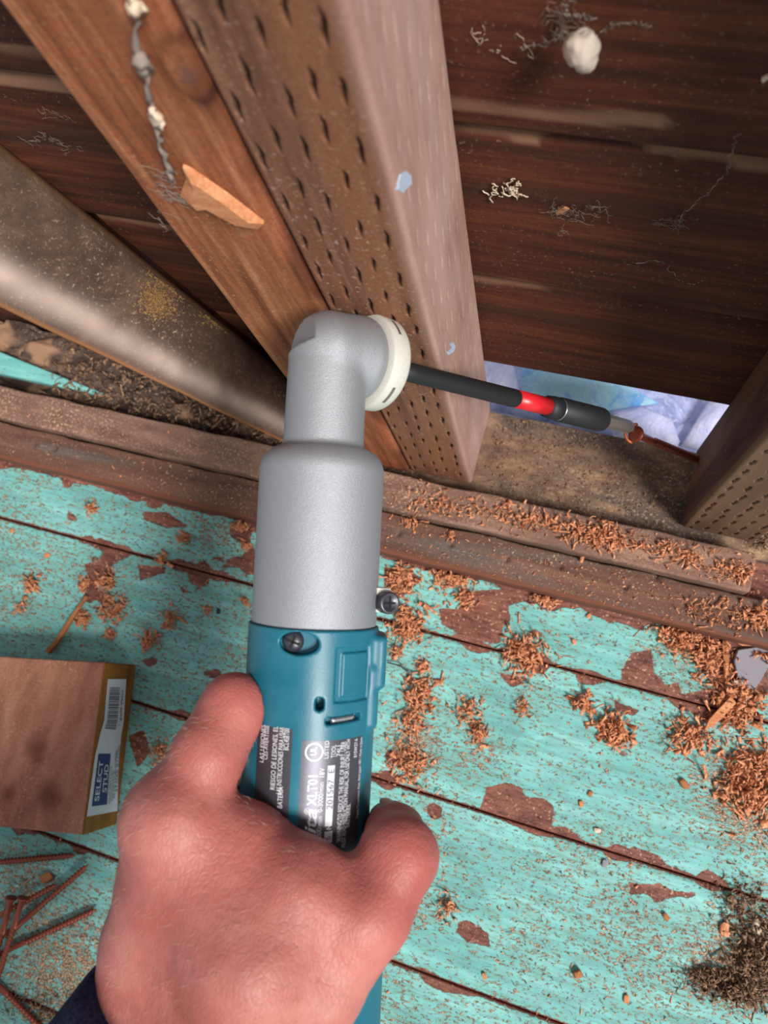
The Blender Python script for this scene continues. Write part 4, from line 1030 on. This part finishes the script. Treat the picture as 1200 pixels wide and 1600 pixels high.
CL = [  # px, py, radius px, count, size m, label
 (640, 975, 42, 170, .0050, 'large shaving clump right of the side bolt'),
 (625, 905, 34, 130, .0040, 'shavings piled along the sill right of the silver housing'),
 (705, 900, 40, 170, .0042, 'shavings against the sill above the first bare patch'),
 (730, 935, 18, 60, .0040, 'small shaving clump at the left edge of the first bare patch'),
 (851, 932, 24, 80, .0042, 'shaving tuft touching the sill above the bright paint patch'),
 (818, 1022, 40, 190, .0046, 'loose heap of curls on the joint right of the teal lug'),
 (1057, 995, 36, 190, .0042, 'round mound of shavings against the sill toward right'),
 (1110, 1030, 42, 170, .0045, 'scattered shavings between mound and grey stone'),
 (1150, 1100, 48, 240, .0048, 'broad drift of shavings below the grey stone'),
 (1075, 1150, 36, 130, .0046, 'shavings trailing left below the long splinter'),
 (1175, 1190, 46, 190, .0042, 'shavings near the right frame edge above the coarse pile'),
 (1170, 1235, 50, 240, .0055, 'coarse shaving pile at right frame edge'),
 (655, 1082, 34, 140, .0045, 'shaving heap right of the driver body'),
 (645, 1125, 26, 80, .0042, 'reddish shavings just below the heap beside the driver'),
 (735, 1110, 26, 80, .0036, 'thin patch of shavings in mid floor'),
 (748, 1146, 20, 60, .0036, 'brown crumbs below the thin patch in mid floor'),
 (640, 1190, 42, 200, .0038, 'wide dusty shaving patch above the thumb'),
 (960, 1144, 34, 120, .0055, 'star shaped shaving tuft alone on turquoise paint'),
 (912, 1098, 18, 45, .0052, 'single folded shaving above the star shaped tuft'),
 (815, 1105, 18, 34, .0040, 'faint sprinkle of shavings left of the folded one'),
 (178, 952, 30, 90, .0050, 'largest shaving clump left of the driver'),
 (168, 912, 22, 50, .0050, 'shavings at the tip of the long sliver'),
 (134, 914, 13, 26, .0052, 'round orange flake left of the sliver tip'),
 (53, 911, 20, 46, .0046, 'shaving clump near the left frame edge'),
 (134, 968, 18, 40, .0044, 'shaving clump right beside the sliver'),
 (236, 1002, 20, 44, .0048, 'shaving clump above right of the wooden block'),
 (268, 966, 20, 40, .0042, 'small clump midway between block and driver'),
 (174, 990, 14, 26, .0038, 'little clump just above the wooden block'),
 (36, 950, 14, 20, .0036, 'tiny clump below the one at left frame edge'),
 (145, 796, 13, 30, .0044, 'bright flake clump near the left sill'),
 (257, 874, 14, 24, .0050, 'flat flakes on the first floor joint'),
 (289, 842, 12, 20, .0044, 'pair of flakes above the first floor joint'),
 (383, 800, 22, 60, .0044, 'shavings tucked between sill and silver housing'),
 (385, 852, 13, 24, .0040, 'flakes just left of the silver housing'),
 (326, 952, 11, 18, .0036, 'few flakes left of the teal housing top'),
 (386, 940, 10, 18, .0036, 'few flakes touching the silver housing edge'),
 (620, 1020, 14, 30, .0040, 'small clump beside the teal lug'),
 (661, 1042, 13, 30, .0040, 'small clump right of the bent twig'),
 (700, 1418, 20, 50, .0036, 'brown crumbs right of the thumb base'),
 (1198, 1010, 26, 60, .0045, 'shavings on the floor at far right below the sill'),
 (255, 1175, 20, 60, .0036, 'brown crumbs between the block and the index finger'),
]
for c_ in CL: clump(*c_)
for px, py, rad, n, s, lb, st in [(690, 790, 60, 110, .0032, 'shavings on the upper sill board nearest the driver', (1.3, .5)), (820, 810, 60, 140, .0034, 'shavings on the upper sill board below the treated stud', (1.5, .4)),
    (935, 838, 60, 200, .0042, 'thickest shavings on the upper sill board', (1.3, .4)), (1060, 868, 50, 120, .0034, 'shavings near the right end of the upper sill board', (1.5, .45)), (1150, 895, 36, 90, .0034, 'shavings at the very end of the upper sill board', (1.2, .5))]:
    clump(px, py, rad, n, s, lb, z=.029, pile=.002, stretch=st)
for px, py, rad, n, s, lb, st in [(640, 815, 24, 40, .0034, 'shavings on the lower sill board beside the driver', (1, .6)), (705, 838, 16, 20, .003, 'sprinkle in the nail hole of the lower sill board', (1, .6)), (1130, 960, 60, 110, .003, 'shavings on the right part of the lower sill board', (1.2, .5)), (1190, 965, 20, 60, .0045, 'tuft of shavings at right end of the lower sill board', (1, 1))]:
    clump(px, py, rad, n, s, lb, z=.0202, pile=.0015, stretch=st)
clump(1185, 1500, 60, 700, .0036, 'dark heap of dirt and crumbs at the lower right', 'dirt_pile', 'shavdark', 0, .010, 'dirt', (.8, 1.1))
clump(1150, 1545, 44, 330, .0036, 'dark crumb ridge left of the dirt heap', 'dirt_pile', 'shavdark', 0, .006, 'dirt', (1.4, .45), ang=.25)
clump(1110, 1520, 26, 170, .0034, 'small dark crumb ridge farther left of the dirt heap', 'dirt_pile', 'shavdark', 0, .005, 'dirt', (1.4, .4), ang=.35)
clump(1160, 1410, 40, 200, .0026, 'sparse dirt between coarse pile and dirt heap', 'dirt_pile', 'shavdark', 0, .003, 'dirt', (1, 1))
clump(1190, 830, 26, 300, .0030, 'dark crumbs in the corner beside the corner stud foot', 'dirt_pile', 'shavdark', .01, .010, 'dirt', (1, 1))
clump(70, 1590, 60, 260, .0026, 'tan dirt on the floor beside the cuff', 'dirt_pile', 'shavdark', 0, .002, 'dirt', (1.5, 1))
# fine crumbs everywhere
def crumbs(name, n, area, size, mat, label, seed, z=None, dens=None):
    r_ = np.random.default_rng(seed); x = r_.uniform(*area[0], n); y = r_.uniform(*area[1], n)
    if dens is not None:
        k = r_.uniform(0, 1, n) < dens(x, y); x, y = x[k], y[k]
    zz = surface_z(x, y) if z is None else np.full(len(x), z)
    V, Fc = scatter(np.stack([x, y, zz], 1), r_.uniform(.5, 1.3, len(x))**2*size, .25, r_)
    if name is None: return V, Fc
    o = mesh_obj(name, V, Fc, M[mat], smooth=False); tag(o, label, 'sawdust', None, 'stuff')
def dens(x, y):
    q = np.stack([x, y, x*0], 1); d = .25+.5*fbm(q, 22, 3)
    for c, r, am in DW: d = np.maximum(d, am*np.exp(-((x-c[0])**2+(y-c[1])**2)/r**2))
    d = np.maximum(d, .9*np.exp(-(.0635-y)/.010)*(x > -.16)); return d
_a = crumbs(None, 11000, ((-.45, .2), (-.31, .0625)), .0013, 'shav', 'fine orange sawdust sprinkled over the turquoise floor', 11, None, dens)
_b = crumbs(None, 8000, ((-.45, .2), (-.31, .0625)), .0011, 'shavdark', 'fine dark grit sprinkled over the turquoise floor', 12, None, dens)
o = mesh_obj('sawdust', np.concatenate([_a[0], _b[0]]), np.concatenate([_a[1], _b[1]+len(_a[0])]), M['shav'], smooth=False)
o.data.materials.append(M['shavdark']); o.data.polygons.foreach_set('material_index', [0]*len(_a[1])+[1]*len(_b[1]))
tag(o, 'fine sawdust and grit sprinkled over the turquoise floor', 'sawdust', None, 'stuff')
crumbs('sill_sawdust', 3800, ((-.45, .11), (.066, .1145)), .0012, 'shav', 'fine sawdust along the two sill boards', 13, None, lambda x, y: np.clip(.12+(x+.16)*2.8, .08, .95)*np.where((y > .088) & (y < .094), 0, 1))
crumbs('plate_grit', 1500, ((-.06, .066), (.119, .176)), .0012, 'shavdark', 'dark grit lying on the tan bottom plate', 14, .0068)

# single chips
CH = [((902, 1520), 5.5, 'cube shaped brown wood chip alone near the bottom edge', 'wood chip', 'brace_edge', 1.), ((945, 1349), 4.5, 'round dark grey plug on the paint below the third joint', 'plug', 'slate', .5),
      ((757, 1524), 3.5, 'small tan chip near the bottom joint', 'wood chip', 'splint', .5), ((978, 1560), 4.5, 'bent tan chip near the bottom edge', 'wood chip', 'splint', .5), ((908, 1256), 4., 'tan chip right of the largest bare patch', 'wood chip', 'splint', .5),
      ((922, 1240), 3.5, 'darker chip above the tan one, right of largest bare patch', 'wood chip', 'brace_edge', .5), ((933, 1297), 4., 'pale chip on the third joint', 'wood chip', 'pale', .5), ((1040, 1431), 4.5, 'brown chip right of the lower bare patch', 'wood chip', 'brace_edge', .6),
      ((897, 1003), 3.5, 'lone orange chip on the bright paint patch', 'wood chip', 'shav', .5), ((920, 962), 3.5, 'lone orange chip under the sill', 'wood chip', 'shav', .5), ((1180, 1449), 8, 'pale chunky flake at the top of the dirt heap', 'wood chip', 'pale', .5),
      ((1131, 1452), 8, 'orange flat flake left of the pale chunky flake', 'wood chip', 'shav', .35), ((1143, 1404), 6, 'dark pebble above the orange flat flake', 'pebble', 'shavdark', .8), ((1068, 1224), 6, 'long brown chip left of coarse shaving pile', 'wood chip', 'brace_edge', .5),
      ((1152, 1068), 6, 'white chip left of the grey stone foot', 'wood chip', 'pale', .6), ((75, 868), 5, 'pale flake on the first floor joint at left', 'wood chip', 'splint', .4), ((150, 875), 5, 'dark chip below the first joint at left', 'wood chip', 'shavdark', .4),
      ((342, 955), 4, 'black flake among shavings left of the driver', 'wood chip', 'black', .35), ((20, 830), 4, 'orange speck near the left edge under the sill', 'wood chip', 'shav', .5), ((75, 1370), 9, 'tan wood chip between the screws', 'wood chip', 'brace_edge', .5)]
for (px, py), s, lb, cat, mt, fl in CH:
    r_ = np.random.default_rng(px); s_ = s/2450.; c = Wz(px, py, 0)
    bm = bmesh.new(); bmesh.ops.create_icosphere(bm, subdivisions=2, radius=1.); Vc = np.array([v.co[:] for v in bm.verts]); Fc = [tuple(v.index for v in f_.verts) for f_ in bm.faces]; bm.free()
    Vc = np.sign(Vc)*np.abs(Vc)**.6; Vc = Vc*(1+.25*vnoise(Vc+px, 1.3))[:, None]; Vc = Vc*[1.25, .85, fl*.8]*s_; a = r_.uniform(0, 3); Vc = Vc@np.array([[math.cos(a), math.sin(a), 0], [-math.sin(a), math.cos(a), 0], [0, 0, 1]]); Vc[:, 2] -= Vc[:, 2].min()-.0004
    o = mesh_obj('wood_chip' if cat == 'wood chip' else cat, Vc+c, Fc, M[mt], smooth=False); tag(o, lb, cat)
def slab(name, pts, z, th, mat, label, cat, bevel=.0006):
    W_ = np.array([Wz(x, y, z+th) for x, y in pts]); c = W_.mean(0); n = len(W_); inn = c+(W_-c)*.96
    V = np.concatenate([inn, W_-[0, 0, bevel], W_-[0, 0, th]]); Fc = [tuple(range(n))]
    for k in range(2):
        for i in range(n): Fc.append((k*n+i, (k+1)*n+i, (k+1)*n+(i+1) % n, k*n+(i+1) % n))
    Fc.append(tuple(range(2*n, 3*n))[::-1]); o = mesh_obj(name, V, Fc, M[mat], smooth=False, fix=True); tag(o, label, cat); return o
slab('grey_stone', [(1153, 1015), (1200, 1008), (1225, 1020), (1202, 1040), (1190, 1062), (1180, 1078), (1168, 1074), (1152, 1055), (1147, 1032)], .0006, .003, 'slate', 'flat grey rounded stone at the right frame edge', 'stone')
slab('long_splinter', [(1129, 995), (1138, 996), (1140, 1055), (1131, 1056)], .0006, .0022, 'brace_edge', 'upright narrow splinter left of the grey stone', 'splinter')
slab('long_splinter', [(1142, 1088), (1152, 1098), (1118, 1132), (1100, 1142), (1108, 1124)], .003, .003, 'splint', 'pale slanting splinter lying across the shaving drift', 'splinter')
slab('thin_splinter', [(1150, 1003), (1200, 1006), (1202, 1010), (1160, 1009)], .004, .002, 'splint', 'thin orange splinter leaning on the sill above the grey stone', 'splinter')
tw_p = [Wz(605, 1035, .002), Wz(625, 1040, .006), Wz(640, 1052, .004), Wz(645, 1064, .001)]
V, Fc = tube(tw_p, [.0004, .0005, .0005, .0003], 6); o = mesh_obj('bent_twig', V, Fc, M['black_steel'], fix=True); tag(o, 'thin dark bent wire curving out beside the driver', 'wire')

# ================================================================== ON THE STUDS AND WALL
# splinter sticking to the pine stud
def on_plane(pts, y, th, mat, name, label, cat, lift=0.):
    W_ = np.array([WY(px, py, y) for px, py in pts]); c = W_.mean(0); n = len(W_); Fr = W_-np.array([0, th, 0]); inn = c-np.array([0, th+lift, 0])+(W_-c)*.7
    V = np.concatenate([inn, Fr, W_]); Fc = [tuple(range(n))]
    for k in range(2):
        for i in range(n): Fc.append((k*n+i, (k+1)*n+i, (k+1)*n+(i+1) % n, k*n+(i+1) % n))
    Fc.append(tuple(range(2*n, 3*n))[::-1]); o = mesh_obj(name, V, Fc, M[mat], smooth=False, fix=True); tag(o, label, cat); return o
on_plane([(287, 256), (300, 262), (355, 300), (384, 322), (413, 345), (404, 354), (385, 351), (350, 333), (320, 316), (300, 318), (283, 300), (292, 275)], .1218, .0012, 'splint', 'pale_splinter', 'pale orange splinter lifting off the pine stud', 'splinter', .0018)
def strand(pts, y, r, name, label, cat='cobweb', mat='web', jitter=.0006, n=40):
    W_ = np.array([WY(px, py, y) for px, py in pts]); t = np.linspace(0, len(W_)-1, n); Pp = np.stack([np.interp(t, range(len(W_)), W_[:, k]) for k in range(3)], 1)
    r_ = np.random.default_rng(int(pts[0][0])); Pp += r_.normal(0, jitter, Pp.shape)*[1, .5, 1]; Pp[:, 1] -= .0006
    rr = r*(.6 if y > .15 else 1)*r_.uniform(.5, 1.8, n); V, Fc = tube(Pp, rr, 5); o = mesh_obj(name, V, Fc, M[mat], fix=True)
    if label: tag(o, label, cat)
    return o
strand([(206, 0), (212, 30), (218, 92), (228, 110), (236, 160), (246, 190), (252, 225), (262, 258), (268, 275)], .1212, .0006, 'cobweb_strand', 'long dusty cobweb strand running down the pine stud')
strand([(222, 85), (226, 100), (230, 108)], .1205, .0014, 'cobweb_knot', 'pale lump on the upper part of the cobweb strand', n=8)
strand([(243, 172), (247, 182), (250, 190)], .1205, .0013, 'cobweb_knot', 'pale lump at the middle of the cobweb strand', n=8, mat='pale')
strand([(208, 0), (209, 8), (213, 14)], .1205, .0013, 'cobweb_knot', 'pale lump at the top of the cobweb strand', n=8, mat='pale')
def tuft(pts, y, n, rad, name, label, mat='web', th=.00008, seg=8, step=.0012):
    r_ = np.random.default_rng(n+int(pts[0][0])); parts = []
    for _ in range(n):
        c = pts[r_.integers(len(pts))]; p = WY(c[0], c[1], y)+np.array([r_.normal(0, rad), -abs(r_.normal(0, rad*.4))-.0004, r_.normal(0, rad)]); path = [p]; d_ = r_.normal(0, 1, 3)
        for k in range(seg): d_ = nz(d_+r_.normal(0, .7, 3))*[1, .4, 1]; q = path[-1]+d_*step; q[1] = min(q[1], y-.0003); path.append(q)
        parts.append(tube(path, th, 3))
    V, Fc = joinm(parts); o = mesh_obj(name, V, Fc, M[mat]); tag(o, label, 'cobweb', None, 'stuff'); return o
tuft([(262, 270), (265, 295), (275, 305), (290, 310), (262, 310)], .1218, 46, .0012, 'cobweb_tuft', 'fluffy grey cobweb tuft beside the pale splinter')
tuft([(258, 330), (256, 350)], .1215, 4, .0008, 'cobweb_tuft', 'few loose threads hanging below the grey cobweb tuft')
# cocoon
def lump(name, px, py, y, rad, mat, label, cat, tilt=0., rough=.42):
    bm = bmesh.new(); bmesh.ops.create_icosphere(bm, subdivisions=4, radius=1.); Vc = np.array([v.co[:] for v in bm.verts]); Fc = [tuple(v.index for v in f_.verts) for f_ in bm.faces]; bm.free()
    Vc = Vc*(1+rough*fbm(Vc+px, 1.3, 4))[:, None]*np.array(rad); ct, st = math.cos(tilt), math.sin(tilt); Vc = np.stack([Vc[:, 0]*ct-Vc[:, 2]*st, Vc[:, 1], Vc[:, 0]*st+Vc[:, 2]*ct], 1)
    c = WY(px, py, y); o = mesh_obj(name, Vc+c, Fc, M[mat]); tag(o, label, cat); return o
lump('cocoon', 909, 79, .168, (.0046, .0046, .0062), 'cocoon', 'white oval cocoon hanging on the upper siding', 'cocoon', .25)
WS = .1808
tuft([(880, 20), (885, 35), (880, 50)], WS, 30, .0016, 'wall_cobweb', 'dense cobweb just above the cocoon', step=.0014)
strand([(882, 0), (886, 18), (905, 24), (930, 26)], WS-.002, .0003, 'wall_strand', 'short web strand right above the cocoon')
strand([(940, 48), (960, 35), (985, 33), (1015, 38)], WS-.001, .0002, 'wall_strand', 'faint web strand right of the cocoon')
strand([(880, 45), (860, 62), (840, 68), (812, 72)], WS-.001, .0002, 'wall_strand', 'faint web strand running left of the cocoon')
tuft([(770, 300), (785, 296), (800, 290), (808, 282), (806, 298)], WS+.001, 44, .0012, 'wall_cobweb', 'crumbly debris caught in web right of the blue fleck', mat='pale', th=.0003, seg=4, step=.001)
tuft([(870, 325), (900, 330), (890, 345), (930, 325)], WS+.001, 34, .0024, 'wall_cobweb', 'faint grey web in the middle of the second siding board')
strand([(1150, 210), (1140, 260), (1100, 305), (1060, 345)], WS-.002, .0002, 'wall_strand', 'long slanting web thread at right on the second siding board')
tuft([(1050, 350), (1060, 340)], WS+.001, 22, .0014, 'wall_cobweb', 'web knot at the lower end of the slanting thread')
strand([(985, 412), (1015, 405), (1040, 408), (1055, 430), (1080, 442), (1100, 436)], WS+.001, .0003, 'wall_strand', 'curly web strand above the lower siding joint')
tuft([(750, 55), (780, 50), (760, 75), (820, 60)], WS+.002, 28, .0022, 'wall_cobweb', 'scattered web scraps beside the top of the treated stud', mat='pale', th=.0001, seg=5)
tuft([(60, 215), (75, 170), (95, 222)], WS, 26, .003, 'wall_cobweb', 'dusty web on the dark siding at upper left')
on_plane([(872, 327), (882, 322), (890, 325), (880, 331), (870, 334)], WS+.0015, .0008, 'splint', 'wall_flake', 'small orange flake hanging on the second siding board', 'flake')
on_plane([(1190, 120), (1200, 115), (1203, 119), (1192, 127)], WS, .0008, 'pale', 'wall_flake', 'pale flake at the right edge of the top siding board', 'flake')
# flecks on the right face of the treated stud
def on_side(pts, x, th, mat, name, label, cat):
    W_ = np.array([WX(px, py, x) for px, py in pts]); n = len(W_); c = W_.mean(0); inn = c+np.array([th, 0, 0])+(W_-c)*.8
    V = np.concatenate([inn, W_-[.0003, 0, 0]]); Fc = [tuple(range(n))]
    for i in range(n): Fc.append((i, n+i, n+(i+1) % n, (i+1) % n))
    Fc.append(tuple(range(n, 2*n))[::-1]); o = mesh_obj(name, V, Fc, M[mat], smooth=False, fix=True); tag(o, label, cat)
on_side([(622, 270), (634, 264), (643, 272), (644, 288), (634, 296), (628, 305), (619, 297), (618, 285)], TX1, .0005, 'bluewhite', 'paint_fleck', 'larger blue white paint fleck on the treated stud face', 'fleck')
on_side([(700, 536), (708, 533), (712, 541), (708, 551), (700, 556), (697, 550), (704, 543)], TX1, .0005, 'bluewhite', 'paint_fleck', 'small blue white crescent fleck above the bit holder', 'fleck')
# mould patch and nubs on the brace
def on_brace(px, py):
    r_ = ray(px, py); p0 = BT[75, 20]; t = ((p0-CAM)@BN)/(r_@BN); return CAM+r_*t+BN*.0008
r_ = np.random.default_rng(5)
def near_brace(px, py):
    q = PX(BT.reshape(-1, 3)); i = np.argmin(((q-[px, py])**2).sum(1)); return BT.reshape(-1, 3)[i]
for (cx, cy, rx, ry, n_, lb) in [(247, 468, 24, 26, 1100, 'fuzzy ochre mould patch on the dusty brace'), (330, 500, 22, 12, 160, 'fainter ochre mould to the right of the main patch')]:
    pos = []
    for _ in range(n_):
        g = r_.normal(0, .6, 2); pos.append(near_brace(cx+g[0]*rx, cy+g[1]*ry)+BN*.0003+r_.normal(0, .0008, 3)*[1, .3, 1])
    V, Fc = scatter(np.array(pos), r_.uniform(.0008, .0018, n_), .8, r_); o = mesh_obj('mould_patch', V, Fc, M['moss'], smooth=False); tag(o, lb, 'mould', None, 'stuff')
# crumbs of rotted wood below the brace
pos = []
for _ in range(900):
    x = r_.uniform(-.40, -.20); y = r_.uniform(.119, .172); pos.append((x, y, .004+r_.uniform(0, .004)))
V, Fc = scatter(np.array(pos), r_.uniform(.0015, .0060, 900), .5, r_); o = mesh_obj('rotted_crumbs', V, Fc, M['shavdark'], smooth=False); tag(o, 'crumbled rotten wood fragments below the diagonal brace', 'debris', None, 'stuff')
for o_ in bpy.data.objects:
    if '_loc' in o_: del o_['_loc']
